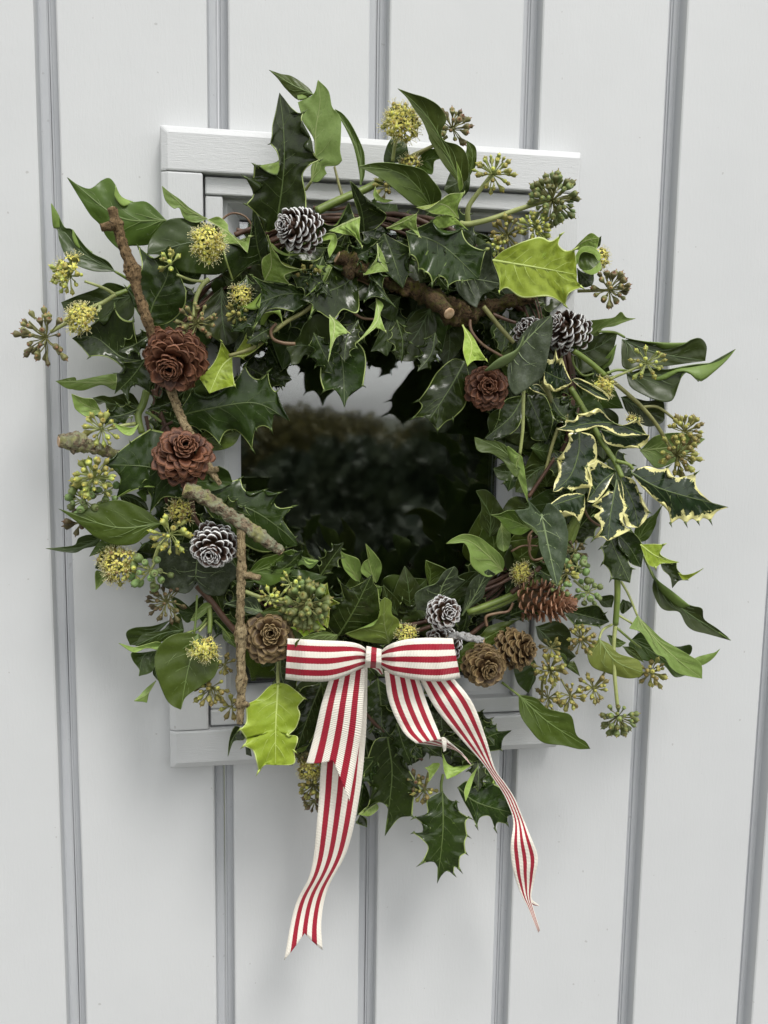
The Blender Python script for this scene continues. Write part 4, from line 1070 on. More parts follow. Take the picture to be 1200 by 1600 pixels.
# --- holly centre left
S('holly_sprig', 'glossy holly sprig beneath the second brown cone on the left', 'holly sprig', 240, 720)
L('hlight', (60, 66), '525,340 460,372 378,330', '490,360 430,350', '490,398 440,392', under=True, vein=0)
L('hdark', (60, 66), '760,660 590,570 348,553', '700,420 585,365s 530,400 478,438s 415,490', '745,725 650,725 580,806s 590,730 570,690 605,672s 520,680 405,728s 430,650 415,600', cup=-.15, wave=.1, flaps=[('405,727 500,675 607,671', '408,722 510,665 600,665', 2)])
L('idark', (38, 42), '770,650 870,640 1010,645', '850,600 940,560s 990,590', '860,690 950,680')
# --- holly inner left
S('holly_sprig', 'large holly leaves reaching right across the glass from the left side', 'holly sprig', 270, 650)
Z(0, 0, 1)
L('hdark', (42, 50), '272,652 330,638 400,630 453,658', '300,610 363,598 383,571 408,592 419,581 432,612', '290,668 312,672 343,694 362,672 394,702 400,670 424,672 428,645', h=True, k=.22, cup=-.15, wave=.1)
L('imid', (34, 38), '300,690 340,682 378,672', '330,668 360,664', '322,704 350,702 368,692')
L('hlime', (50, 60), '363,557 345,575 327,615', '346,533 308,587', '367,603', h=True, k=.2)
L('hlime', (52, 58), '363,557 390,553 425,525', '384,526 398,548', '380,560', h=True, k=.15)
Z(340, 560, .38333)
L('hdark', (38, 46), '-80,560 120,610 250,690 327,763', '-20,525 92,490s 115,540 190,538s 247,550s 232,590 255,610 310,603s 265,640 272,670 317,730s', '-20,650 80,740 180,790 280,772s', cup=-.12, wave=.08)
L('idark', (36, 40), '0,530 30,490 -10,440', '-40,480', '60,500')
# ================================================================== dense inner foliage of the ring (real leaves, tucked deep)
RF = random.Random(21)
GAPS = [(348, 725, 22), (800, 765, 8), (395, 350, 34), (365, 335, 25), (490, 335, 16), (350, 1110, 40), (780, 1110, 40), (640, 1180, 30), (655, 1240, 25), (340, 570, 10), (500, 330, 12)]
def rot_leaf(kind, x, y, ang, ln, wd, d0, d1):
    c, s = math.cos(ang), math.sin(ang)
    T = lambda u, v, sh=False: (x+(u*c-v*s)*ln, y+(u*s+v*c)*ln, sh)
    bend = RF.uniform(-.12, .12)
    mid = [T(0, 0), T(.5, bend), T(1, 0)]
    if kind[0] == 'h':
        l = [T(u+RF.uniform(-.03, .03), -wd*w*RF.uniform(.85, 1.1)) for u, w in ((.16, .62), (.38, 1), (.6, .95), (.82, .6))]
        r = [T(u+RF.uniform(-.03, .03), wd*w*RF.uniform(.85, 1.1)) for u, w in ((.2, .7), (.42, 1), (.64, .9), (.85, .52))]
        return L(kind, (d0, d1), mid, l, r, h=True, k=.24, raw=True, cup=RF.uniform(-.4, .4), wave=.2)
    l = [T(.02, -wd*.6), T(.2, -wd), T(.45, -wd*.85), T(.75, -wd*.42)]
    r = [T(.02, wd*.6), T(.2, wd), T(.45, wd*.85), T(.75, wd*.42)]
    return L(kind, (d0, d1), mid, l, r, raw=True, cup=RF.uniform(-.3, .5))
SP2 = list(SPRIGS)
def nearest(x, y, hol):
    best = min((math.hypot(x-px, y-py)+(0 if (('holly_sprig' in o.name and 'varie' not in o.name) == hol) else 400), i) for i, (o, px, py) in enumerate(SP2) if 'variegated' not in o.name)
    return SP2[best[1]][0]
nf = 0
for ring_r, cnt, dd in ((300, 46, 14), (335, 48, 12), (258, 40, 20), (318, 50, 30), (285, 44, 34), (345, 36, 26), (270, 34, 36)):
    for i in range(cnt):
        a = 6.28318*(i+RF.random()*.8)/cnt
        # inner hole is slightly egg shaped
        x = 578+math.cos(a)*ring_r*1.0; y = 690+math.sin(a)*ring_r*1.02
        if y > 985: y = 985+(y-985)*.7
        ang = a+RF.choice((1.2, -1.2, 2.2, -2.2, .6, 3.0))+RF.uniform(-.3, .3)
        ln = RF.uniform(58, 88)
        cx, cy = x+math.cos(ang)*ln*.5, y+math.sin(ang)*ln*.5
        if any(math.hypot(cx-gx_, cy-gy_) < gr+30 for gx_, gy_, gr in GAPS): continue
        rad = math.hypot(cx-585, cy-690)
        if rad < (205 if cx > 700 and 560 < cy < 900 else 225) or rad > 378: continue
        # stay out of the clear part of the glass
        if 400 < x+math.cos(ang)*ln < 745 and 585 < y+math.sin(ang)*ln < 880: continue
        hol = RF.random() < .55; CUR = nearest(cx, cy, hol)
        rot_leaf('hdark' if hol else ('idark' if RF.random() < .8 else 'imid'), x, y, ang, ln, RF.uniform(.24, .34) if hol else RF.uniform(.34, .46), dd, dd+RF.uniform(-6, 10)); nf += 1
# a dense clump behind the bow tails and above the branch
for (x, y, ang, ln, dd) in ((600, 1075, 1.3, 80, 30), (560, 1080, 1.8, 80, 26), (640, 1090, .6, 85, 30), (700, 1110, .4, 80, 34), (590, 1120, .2, 80, 34), (660, 1160, -.4, 70, 30), (480, 1080, 2.0, 80, 34), (500, 1060, 1.6, 90, 30),
                            (610, 470, 1.5, 85, 26), (560, 480, 1.9, 85, 26), (660, 480, 1.2, 80, 24), (700, 500, 1.6, 75, 20), (520, 500, 1.4, 80, 22), (460, 500, 1.8, 80, 22), (590, 420, 2.4, 80, 28), (640, 430, .3, 80, 26), (510, 440, 3.0, 80, 30), (450, 440, 2.4, 80, 28),
                            (860, 640, 1.2, 85, 26), (900, 700, 1.5, 85, 24), (880, 760, 2.0, 80, 24), (930, 640, 1.4, 80, 26), (800, 640, 1.7, 85, 24), (840, 860, 2.2, 85, 24), (900, 870, 2.8, 85, 26), (780, 920, 3.0, 80, 24), (930, 740, .9, 80, 26), (960, 700, 1.4, 80, 30),
                            (820, 560, .6, 80, 24), (760, 530, 1.0, 70, 22), (290, 480, 1.3, 80, 26), (240, 470, .8, 80, 28), (300, 560, 2.0, 80, 24), (240, 620, 1.2, 80, 26), (270, 840, 1.0, 85, 24), (320, 900, .6, 85, 24), (380, 950, .4, 85, 26), (440, 1010, 1.4, 85, 30), (470, 940, 0, 75, 28), (800, 600, 1.9, 80, 16), (790, 660, 1.4, 85, 14), (810, 700, 1.8, 70, 18), (850, 800, 2.6, 75, 20), (800, 840, 2.2, 75, 16), (780, 560, 1.2, 80, 20), (370, 600, 1.0, 70, 16), (350, 820, .4, 80, 20), (400, 880, .8, 80, 20), (380, 570, .3, 80, 14), (420, 540, 1.2, 70, 14),
                            (530, 520, 1.5, 60, 22), (720, 560, 1.7, 70, 20), (640, 380, 1.3, 70, 34), (700, 330, .9, 70, 30), (600, 330, 2.0, 70, 30), (590, 1060, 1.5, 90, 40), (615, 1075, 1.9, 85, 38), (585, 1100, 1.0, 80, 44), (640, 1120, .9, 80, 44), (690, 1100, 1.3, 80, 40), (720, 1120, .7, 70, 42), (660, 1060, .7, 85, 36), (570, 1150, 1.2, 70, 42), (510, 1130, 1.7, 70, 40), (600, 1150, .5, 70, 46), (650, 1150, 2.2, 70, 40), (480, 1150, 1.5, 60, 36)):
    hol = RF.random() < .6; CUR = nearest(x, y, hol)
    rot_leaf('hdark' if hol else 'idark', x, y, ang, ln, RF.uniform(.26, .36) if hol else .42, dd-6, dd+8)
# small curled holly tips showing their pale undersides
RF.seed(77)
for (x, y, ang, ln) in ((410, 470, 2.3, 44), (455, 430, .4, 46), (505, 400, 1.9, 42), (560, 385, 1.0, 48), (600, 375, 2.6, 44), (640, 355, .7, 46), (700, 395, 2.2, 40), (490, 520, 1.2, 46), (560, 500, 2.0, 44),
                       (620, 500, 1.4, 42), (440, 505, 2.6, 40), (385, 430, 1.6, 44), (680, 520, 1.9, 42), (290, 610, 2.6, 42), (330, 790, .2, 40), (420, 900, -.6, 42), (500, 900, -1.0, 40), (860, 620, .8, 44), (900, 760, 2.2, 44),
                       (830, 880, .5, 42), (500, 985, -2.4, 38), (620, 1130, 1.3, 44), (590, 1180, 2.2, 42), (690, 1150, .6, 46), (745, 1175, 1.5, 40), (545, 1150, 1.9, 40), (240, 520, 2.6, 40), (215, 640, 2.9, 42)):
    CUR = nearest(x, y, True); pale = False; ln *= 1.25 if pale else 1.6
    c_, s_ = math.cos(ang), math.sin(ang); T = lambda u, v, sh=False: (x+(u*c_-v*s_)*ln, y+(u*s_+v*c_)*ln, sh)
    L('hlight' if pale else 'hdark', (RF.uniform(50, 60), RF.uniform(56, 70)), [T(0, 0), T(.5, RF.uniform(-.1, .1)), T(1, RF.uniform(-.12, .12))],
      [T(.18, -.16), T(.36, -RF.uniform(.24, .32)), T(.58, -RF.uniform(.22, .30)), T(.80, -RF.uniform(.12, .18))], [T(.22, .2), T(.44, RF.uniform(.22, .32)), T(.68, RF.uniform(.16, .26)), T(.85, .11)],
      h=True, k=.34, raw=True, under=pale, cup=RF.uniform(-.3, .6), wave=.24, curl=.75)
print('leaves', len(LEAVES), 'fillers', nf)

# ================================================================== WREATH RING of twisted vine
ring = thing('wreath_ring', 'brown twisted vine ring base with curly tendrils carrying all the greenery', 'wreath', P(572, 664, 30))
RV = random.Random(4)
for i in range(13):
    ps = []; rr = []; ph = RV.uniform(0, 6.28); tw = RV.choice((5, 6, 7, 8)); n = 120; R0 = RV.uniform(.8, 1.5)
    for k in range(n+1):
        a = 6.28318*k/n+i*.4; o_ = 12+7*math.sin(3*a+ph*2)
        rx = 316+math.cos(tw*a+ph)*o_; zz = 28+math.sin(tw*a+ph)*o_*.45
        ps.append(P(572+math.cos(a)*rx, 664+math.sin(a)*(rx+3), zz)); rr.append((.0010+.0005*math.sin(a+ph))*R0)
    tube(ps, rr, M_VINE, 'vine', ring, 7, .35, 160)
def tendril(s, d, r=1.6, mat=None):
    global CUR
    CUR = ring; return ST(s, d, r, r*.8, mat or M_TENDRIL, 'tendril')
Z(240, 300, .26667)
tendril('380,230 400,165 460,125 530,140 572,190 590,260', 50, 1.7, M_TENDRIL)
tendril('1060,545 1000,600 900,690 780,760 690,830 580,915 440,960', (56, 60), 3.6, M_STEM_OLIVE)
tendril('830,890 760,885 700,860 688,810 720,770', (60, 62), 2.8)
Z(500, 380, .3)
tendril('60,250 110,200 200,190 280,230', 50, 2.4); tendril('160,350 220,390 290,395', 50, 2.2)
tendril('780,400 790,460 850,530 950,590', (58, 66), 2.6); tendril('850,330 930,430 1010,520', (56, 60), 4, M_STEM_OLIVE)
tendril('900,370 960,395 1020,415', (50, 56), 3, M_VINE)
Z(660, 840, .21667)
tendril('880,145 800,160 770,90 785,-20', 64, 2.2); tendril('465,640 460,570 540,545 620,530 655,470', 66, 2.6)
tendril('600,800 640,740 680,700', 50, 1.8); tendril('640,100 720,60 830,60', 50, 1.8); tendril('345,700 420,640 470,600', 40, 4, M_VINE)
tendril('880,180 780,280 640,400', 52, 5, M_VINE)
Z(60, 560, .3)
tendril('600,160 620,240 650,330 690,400', 44, 4.5, M_VINE); tendril('700,330 660,350 640,380', 46, 2, M_VINE); tendril('800,740 810,820 850,880', 48, 4, M_VINE); tendril('560,300 575,380 570,450', 42, 3, M_VINE)
Z(680, 540, .26667)
tendril('545,890 620,780 700,660', 52, 3.4, M_VINE); tendril('720,480 680,600 640,760', 50, 3, M_STEM_OLIVE); tendril('860,920 900,1010 970,1060', 58, 2.2); tendril('560,1200 545,1120 590,1070', 56, 2)
Z(340, 90, .26667)
tendril('500,900 620,940 740,940', 44, 4.0, M_VINE); tendril('560,880 680,890 780,870', 46, 3, M_VINE); tendril('100,1040 180,1010 270,980', 44, 4, M_VINE); tendril('110,1010 170,1020 260,1010', 42, 3.4, M_VINE)
Z(440, 820, .28333)
tendril('640,560 720,550 800,530', 40, 4, M_VINE); tendril('640,590 740,585 820,560', 42, 4, M_VINE)

# ================================================================== PINE CONES
def cone_mats(kind):
    t = NT('cone_scale_'+kind)
    sep = t.n.new('ShaderNodeSeparateXYZ'); t.L(t.tc.outputs['UV'], sep.inputs[0])
    v = sep.outputs[1]
    base = {'red': ((.030, .009, .004, 1), (.105, .034, .014, 1), (.22, .095, .050, 1)),
            'olive': ((.036, .020, .008, 1), (.120, .070, .028, 1), (.27, .19, .085, 1)),
            'tan': ((.10, .040, .020, 1), (.26, .120, .060, 1), (.36, .20, .12, 1)),
            'snow': ((.020, .010, .006, 1), (.090, .045, .028, 1), (.10, .05, .03, 1))}[kind]
    c = t.mix(t.noise(260, 4), base[0], base[1])
    c = t.mix(t.ramp(t.math('ADD', v, t.math('MULTIPLY', t.noise(500, 3), .2)), [(.82, (0, 0, 0)), (1.12, (.75, .75, .75))]), c, base[2])
    h = t.n.new('ShaderNodeHueSaturation'); t.L(c, h.inputs['Color']); t.L(t.math('ADD', t.math('MULTIPLY', t.oi.outputs['Random'], .6), .7), h.inputs['Value']); c = h.outputs[0]
    if kind == 'snow':
        e = t.math('ADD', v, t.math('MULTIPLY', t.math('SUBTRACT', t.noise(260, 5, .75), .5), .62))
        c = t.mix(t.ramp(e, [(.90, (0, 0, 0)), (.95, (1, 1, 1))]), c, (.80, .80, .79, 1))
        pt = t.math('MULTIPLY', t.ramp(t.noise(140, 6, .85), [(.60, (0, 0, 0)), (.66, (1, 1, 1))]), t.ramp(v, [(.55, (0, 0, 0)), (.8, (1, 1, 1))]))
        c = t.mix(t.math('MULTIPLY', pt, .85), c, (.78, .78, .76, 1))
    t.col(c); t.rgh(.42 if kind != 'snow' else .6, .45)
    mp = t.mapping((1, 1, 1)); t.bump(t.noise(700, 4, .7), .5, .0005)
    return t.m
CM = {k: cone_mats(k) for k in ('red', 'olive', 'tan', 'snow')}
def scale_mesh(kind, var):
    """unit scale: base at origin, grows along +z, outer face towards +x, width along y"""
    rr = random.Random(var*7+len(kind)); nu, nv_ = 7, 8; vs = []; uv = []; fs = []
    point = {'tan': .55}.get(kind, .12); wid = {'tan': .50}.get(kind, .50)
    lob = [rr.uniform(-.11, .09) for _ in range(9)]
    for side in (0, 1):
        for i in range(nu+1):
            u = i/nu
            for j in range(nv_+1):
                v = -1+2*j/nv_
                w = wid*math.sin(min(1, .18+u*.95)*math.pi*.5)**.8
                top = 1-(.30+point*.3)*abs(v)**(2.3 if point < .3 else 1.2)+lob[j]*.5
                z = u*top; y = v*w*(1-.10*u*abs(v)+.0)
                x = -.30*v*v*u+.10*math.sin(u*3.14)*-1+.10*u**3+lob[j]*.25*u
                th = (.05+.05*u)*(1-abs(v)**3)*(1 if u < .95 else .6)+.014
                vs.append((x+(th if side else -th), y, z)); uv.append((v*.5+.5, u))
    o2 = (nu+1)*(nv_+1)
    for i in range(nu):
        for j in range(nv_):
            a = i*(nv_+1)+j; b = a+1; c = b+nv_+1; e = c-1
            fs += [(e, c, b, a), (a+o2, b+o2, c+o2, e+o2)]
    for i in range(nu):
        for j in (0, nv_):
            a = i*(nv_+1)+j; b = a+nv_+1; fs.append((a, b, b+o2, a+o2) if j else (a+o2, b+o2, b, a))
    for j in range(nv_): a = nu*(nv_+1)+j; fs.append((a, a+1, a+1+o2, a+o2))
    me = bpy.data.meshes.new('cone_scale_'+kind); me.from_pydata(vs, [], fs)
    l = me.uv_layers.new(name='UVMap')
    for lp in me.loops: l.data[lp.index].uv = uv[lp.vertex_index]
    for p in me.polygons: p.use_smooth = True
    me.materials.append(CM[kind]); return me
SCM = {k: [scale_mesh(k, i) for i in range(4)] for k in CM}
RC = random.Random(9)
def cone(x, y, r, d, kind, ax, label, n=62, ln=1.9, closed=0.0):
    """x,y: pixel of the tip rosette; r: px radius of the widest part; ax: direction the tip points (right, up, towards camera)"""
    mm = mmpx(d)/1000; R = r*mm
    A = (RT*ax[0]+UP*ax[1]-_fw*ax[2]).normalized(); tip = P(x, y, d); Ln = R*ln; base = tip-A*Ln
    root = thing('pine_cone', label, 'pine cone', base, 'pine cones wired to the wreath')
    q = A.to_track_quat('Z', 'Y')
    vs, fs, _ = lathe([(.01, 0), (.45, .08), (.50, .35), (.30, .56), (.10, .74), (.01, .8)], 10)
    mesh('cone_core', [base+q@Vector((a*R, b*R, c*Ln)) for a, b, c in vs], fs, root, [CM['red' if kind == 'red' else 'olive']])
    n = int(n*1.5); nb = int(n*.30)                       # the last third forms a tight bud at the tip
    for i in range(n):
        f = (i+.5)/n; g = 1-f; bud = i >= n-nb
        a = i*2.399963+RC.uniform(-.12, .12)
        if bud:
            h = (n-i)/nb                                   # 1 at the bud's rim, 0 at its centre
            phi = math.radians(-26+(34+10*(1-closed))*h+6*RC.uniform(-1, 1)); L_ = R*(.22+.14*h)
            reach = R*(.05+(.34+.10*closed)*h**.8); zc = Ln*(1.0-.14*h*h)-L_
        else:
            h = max(0, (g-.30)/.70)                                # 0 next to the bud, 1 at the base
            phi = math.radians((38+62*h**.6)*(1-.50*closed)+9*RC.uniform(-1, 1)); L_ = R*(.34+.16*math.sin(math.pi*min(1, h+.2)))
            reach = R*(.56+.44*math.sin(math.pi*min(1, .08+.62*h)))*RC.uniform(.92, 1.05); zc = Ln*(.86-.80*h)-L_*math.cos(phi)*(1-.0*h)
        rad0 = max(.012*R, reach-L_*math.sin(phi))
        Mx = Matrix.Rotation(a, 4, 'Z') @ Matrix.Translation((rad0, 0, zc)) @ Matrix.Rotation(phi, 4, 'Y') @ Matrix.Rotation(RC.uniform(-.22, .22), 4, 'Z') @ Matrix.Rotation(RC.uniform(-.14, .14), 4, 'X')
        wdt = L_*(1.0+.25*(0 if bud else h))*RC.uniform(.8, 1.15)
        o = bpy.data.objects.new('scale', RC.choice(SCM[kind])); COL.objects.link(o); o.parent = root
        o.matrix_local = q.to_matrix().to_4x4() @ Mx @ Matrix.Diagonal((L_, wdt, L_*RC.uniform(.84, 1.12), 1))
    return root
cone(262, 580, 50, 92, 'red', (-.02, -.52, .85), 'dark red brown open pine cone at upper left, below the knotted twig', 70, 1.5)
cone(290, 692, 46, 90, 'red', (.30, .42, .85), 'red brown pine cone at left facing up right, below the other brown cone', 70, 1.5)
cone(424, 990, 41, 92, 'olive', (.25, .28, .93), 'brown open cone touching the left end of the bow', 58, 1.5)
cone(764, 602, 37, 64, 'red', (.0, .0, 1), 'brown cone half hidden by an ivy leaf at right edge of the glass', 56, 1.4)
cone(768, 1050, 38, 92, 'olive', (.25, -.12, .95), 'olive brown cone just right of the bow, lower of the pair', 58, 1.5)
cone(836, 1014, 36, 84, 'olive', (.72, .12, .68), 'brown cone pointing right behind the lower brown cone right of the bow', 60, 1.9)
cone(903, 944, 37, 82, 'tan', (.93, -.04, .30), 'tan pine cone lying sideways at lower right with pointed scales', 70, 2.7, .5)
cone(438, 350, 34, 90, 'snow', (-.62, -.04, .78), 'white tipped cone at top left of the wreath', 66, 2.0, .85)
cone(327, 870, 36, 92, 'snow', (.0, -.40, .92), 'white tipped cone at left on a slate green ivy leaf', 60, 1.7, .7)
cone(703, 957, 29, 88, 'snow', (.32, .12, .94), 'small white tipped cone above the right loop of the bow', 50, 1.5, .7)
cone(676, 1002, 31, 70, 'snow', (-.5, .25, .8), 'white tipped cone mostly hidden behind the right bow loop', 50, 1.8, .7)
cone(862, 500, 34, 60, 'snow', (-.72, .30, .60), 'white tipped cone showing its side scales at right, behind a veined ivy leaf', 60, 2.1, .7)
cone(818, 508, 27, 52, 'snow', (-.5, .3, .8), 'white tipped cone peeping out left of the veined ivy leaf', 46, 1.6, .7)

# ================================================================== TWIGS
def bark(name, c1, c2, c3, lich=0.0, sc=1.0):
    t = NT(name)
    uvv = t.tc.outputs['UV']
    m = t.n.new('ShaderNodeMapping'); m.inputs['Scale'].default_value = (9, 26, 1); t.L(uvv, m.inputs[0])
    st = t.noise(1.6, 6, .7, vec=m.outputs[0], dist=.5)
    n = t.noise(190, 6, .75)
    f = t.math('ADD', t.math('MULTIPLY', st, .6), t.math('MULTIPLY', n, .4))
    c = t.mix(t.ramp(f, [(.43, (0, 0, 0)), (.57, (1, 1, 1))]), c1, c2)
    c = t.mix(t.ramp(t.noise(520, 3, .7), [(.54, (0, 0, 0)), (.62, (.9, .9, .9))]), c, tuple(x*.3 for x in c1[:3])+(1,))
    if lich:
        l = t.ramp(t.noise(150, 6, .8), [(.62-lich*.3, (0, 0, 0)), (.68-lich*.3, (1, 1, 1))]); cc = t.mix(t.noise(420, 4, .7), tuple(x*.35 for x in c3[:3])+(1,), c3)
        cc2 = t.mix(t.ramp(t.noise(75, 3), [(.5, (0, 0, 0)), (.62, (.6, .6, .6))]), cc, (c3[0]*.75, c3[1]*.68, c3[2]*.25, 1)) if name != 'bark_white' else cc
        c = t.mix(l, c, cc2)
    t.col(c); t.rgh(.85, .25)
    b = t.bump(st, .9, .0016); b = t.bump(t.noise(420, 6, .8), .9, .0014, b)
    return t.m
B_BROWN = bark('bark_brown', (.10, .062, .028, 1), (.36, .245, .125, 1), None)
B_LICHEN = bark('bark_lichen', (.12, .08, .045, 1), (.42, .33, .22, 1), (.50, .52, .34, 1), .52)
B_PALE = bark('bark_pale', (.19, .13, .06, 1), (.62, .50, .29, 1), None)
B_MOSS = bark('bark_moss', (.040, .024, .011, 1), (.17, .11, .055, 1), (.15, .14, .045, 1), .40)
B_SNOW = bark('bark_white', (.10, .07, .045, 1), (.25, .2, .15, 1), (.82, .82, .80, 1), .55)
M_CUT = simple('cut_wood', (.38, .24, .13, 1), (.55, .40, .25, 1), .7, 300)
def twig(label, nodes, mat, name='twig', knots=(), rough=.35, cut=True, sides=16):
    """nodes: (px,py,d,r px)"""
    root = thing(name, label, 'twig', P(*nodes[0][:3]), None)
    q = smooth3(nodes, 22)
    path = [P(*p[:3]) for p in q]; rad = [p[3]*.84*mmpx(p[2])/1000*(1+.05*math.sin(i*.55+nodes[0][0])) for i, p in enumerate(q)]
    for i, p in enumerate(q):
        for kx, ky, kr in knots:
            dd = math.hypot(p[0]-kx, p[1]-ky)
            if dd < kr*2: rad[i] *= 1+.55*(1-dd/(kr*2))
    tube(path, rad, mat, 'bark', root, 26, rough*.8, 300, ridge=.15)
    if cut:
        for e in (0, -1):
            a = Vector(path[e]); b = Vector(path[e+1 if e == 0 else e-1]); tg = (a-b).normalized(); q2 = tg.to_track_quat('Z', 'Y'); R = rad[e]*.86
            vs, fs, _ = lathe([(.98, -.3), (1, .05), (.9, .14), (.4, .10), (.01, .12)], 12)
            mesh('cut_end', [a+q2@(Vector(v)*R*(1+.08*math.sin(i*2.1))) for i, v in enumerate(vs)], fs, root, [M_CUT], smooth=False)
    return root
def stub(root, a, b, mat, d0, d1, r0, r1):
    q = smooth3([(*a, d0, r0), (*b, d1, r1)], 5)
    tube([P(*p[:3]) for p in q], [p[3]*mmpx(p[2])/1000 for p in q], mat, 'side_stub', root, 10, .4, 420)
tw = twig('knotted red brown twig rising from the upper brown cone', [(175, 325, 70, 7.5), (184, 357, 71, 9), (193, 385, 72, 8.5), (207, 423, 73, 9.5), (215, 455, 74, 8), (232, 505, 74, 9), (245, 540, 66, 9)], B_BROWN, knots=[(208, 422, 9), (176, 352, 6)])
stub(tw, (178, 352), (158, 356), B_BROWN, 74, 76, 7, 5.5)
tw = twig('thin bark twig ending in a splinter between the two left brown cones', [(262, 595, 66, 7), (272, 622, 70, 7.5), (286, 658, 72, 7), (305, 690, 74, 7), (325, 728, 76, 7), (344, 757, 78, 3.5)], B_PALE)
stub(tw, (325, 735), (340, 733), B_PALE, 76, 80, 6, 4)
twig('stubby lichen covered branch sticking out at far left', [(92, 690, 78, 11), (118, 690, 74, 12.5), (140, 697, 70, 11.5), (165, 705, 62, 10), (210, 722, 50, 9)], B_LICHEN, knots=[(118, 690, 10)])
twig('thick lichen covered branch slanting below the second brown cone', [(288, 765, 84, 13), (310, 772, 84, 13.5), (345, 795, 84, 12), (385, 822, 84, 12), (412, 842, 84, 12), (440, 862, 82, 8)], B_LICHEN)
tw = twig('straight pale vertical twig left of the bow', [(377, 826, 84, 7.5), (377, 880, 86, 8), (376, 940, 86, 7.5), (376, 1000, 84, 8), (377, 1060, 84, 7.5), (375, 1130, 82, 6)], B_PALE, knots=[(372, 992, 9), (378, 1065, 8), (377, 1098, 6)])
stub(tw, (380, 897), (406, 903), B_PALE, 86, 92, 6, 4.5); stub(tw, (378, 1098), (388, 1102), B_PALE, 84, 88, 5, 4)
tw = twig('thick dark mossy branch across the top of the wreath', [(527, 402, 56, 13), (560, 420, 54, 15), (600, 436, 53, 15), (645, 452, 53, 16), (690, 475, 55, 17), (725, 492, 52, 15), (760, 480, 44, 13), (830, 462, 38, 13)], B_MOSS, knots=[(545, 412, 10), (712, 492, 14)], rough=.62)
stub(tw, (670, 462), (702, 490), B_MOSS, 60, 82, 13, 10)
_a = P(702, 490, 83); _b = P(670, 462, 60); _q = (_a-_b).normalized().to_track_quat('Z', 'Y'); _vs, _fs, _ = lathe([(.9, -.3), (.95, .05), (.85, .14), (.4, .12), (.01, .13)], 12)
mesh('cut_end', [_a+_q@(Vector(v)*.0042) for v in _vs], _fs, tw, [M_CUT])
stub(tw, (540, 422), (548, 432), B_MOSS, 58, 68, 8, 6)
twig('short white frosted twig right of the bow loop', [(700, 995, 70, 7), (722, 994, 76, 7.5), (740, 998, 80, 7), (756, 1001, 82, 6)], B_SNOW, rough=.6)

# ================================================================== RIBBON BOW
t = NT('striped_ribbon')
sep = t.n.new('ShaderNodeSeparateXYZ'); t.L(t.tc.outputs['UV'], sep.inputs[0])
rr_ = t.n.new('ShaderNodeValToRGB'); rr_.color_ramp.interpolation = 'CONSTANT'
el = rr_.color_ramp.elements; WH = (.93, .885, .78, 1); RD = (.37, .008, .028, 1)
stops = [(0, WH), (.140, RD), (.285, WH), (.4275, RD), (.5725, WH), (.715, RD), (.860, WH)]
while len(el) < 7: el.new(.5)
for e, (p, c) in zip(el, stops): e.position = p; e.color = c
wv = t.n.new('ShaderNodeTexWave'); wv.bands_direction = 'X'; wv.inputs['Scale'].default_value = 1.0; wv.inputs['Distortion'].default_value = .3
mpn = t.n.new('ShaderNodeMapping'); mpn.inputs['Scale'].default_value = (1, .05, 1); t.L(t.tc.outputs['UV'], mpn.inputs[0]); t.L(mpn.outputs[0], wv.inputs[0])
# weave jitters the stripe edges
jit = t.math('MULTIPLY', t.math('SUBTRACT', wv.outputs['Fac'], .5), .010)
t.L(t.math('ADD', sep.outputs[1], jit), rr_.inputs[0])
c = t.mix(t.math('MULTIPLY', t.math('SUBTRACT', 1, wv.outputs['Fac']), .28), rr_.outputs[0], (.55, .52, .50, 1), 'MULTIPLY')
c = t.mix(t.math('MULTIPLY', t.noise(90, 3), .10), c, (.6, .55, .5, 1), 'MULTIPLY')
t.col(c); t.rgh(.62, .3); t.b.inputs['Sheen Weight'].default_value = .15
t.bump(wv.outputs['Fac'], .55, .0005)
M_RIB = t.m
bow = thing('ribbon_bow', 'red and cream striped ribbon bow with long tails at the bottom of the wreath', 'bow', P(506, 1028, 85))
def ribbon(name, e0, e1, d, vr=(0, 1), notch=0, waves=0.0, wph=0.0, nv_=12, mid=None, parent=None, billow=0.0, thick=.0005, crease=0.0, crease_end=1):
    """strip between two traced edges (photo px, local frame); d: depths along its length; vr: stripe range across"""
    a, b = pts(e0), pts(e1)
    ca, cb = Curve(a), Curve(b); N = 70
    L_ = sum(math.dist(a[i][:2], a[i+1][:2]) for i in range(len(a)-1)); vs = []; fs = []; uv = []
    def dep(u):
        f = u*(len(d)-1); i = min(len(d)-2, int(f)); f -= i; f = f*f*(3-2*f); return d[i]+(d[i+1]-d[i])*f
    for i in range(N+1):
        for j in range(nv_+1):
            v = j/nv_; u = i/N
            if notch: u = u*(1-notch*(1-abs(2*v-1)))
            p, q = ca(u), cb(u)
            x, y = p[0]+(q[0]-p[0])*v, p[1]+(q[1]-p[1])*v
            z = dep(u)
            if isinstance(z, tuple): z = z[0]
            wd = math.hypot(q[0]-p[0], q[1]-p[1])
            z += billow*math.sin(math.pi*v)*wd*.45
            if crease: z += crease*math.sin(v*17+1)*math.exp(-abs(u-(1 if crease_end else 0))*5.5)
            if waves: z += waves*math.sin(u*L_/38+wph+v*1.1)
            vs.append(P(x, y, z)); uv.append((u*L_/2.3*.3183, vr[0]+(vr[1]-vr[0])*v))
    for i in range(N):
        for j in range(nv_): k = i*(nv_+1)+j; fs.append((k, k+1, k+nv_+2, k+nv_+1))
    o = mesh(name, vs, fs, parent or bow, [M_RIB], uvs=uv)
    s = o.modifiers.new('thickness', 'SOLIDIFY'); s.thickness = thick; s.offset = 0
    return o
Z(440, 820, .28333)
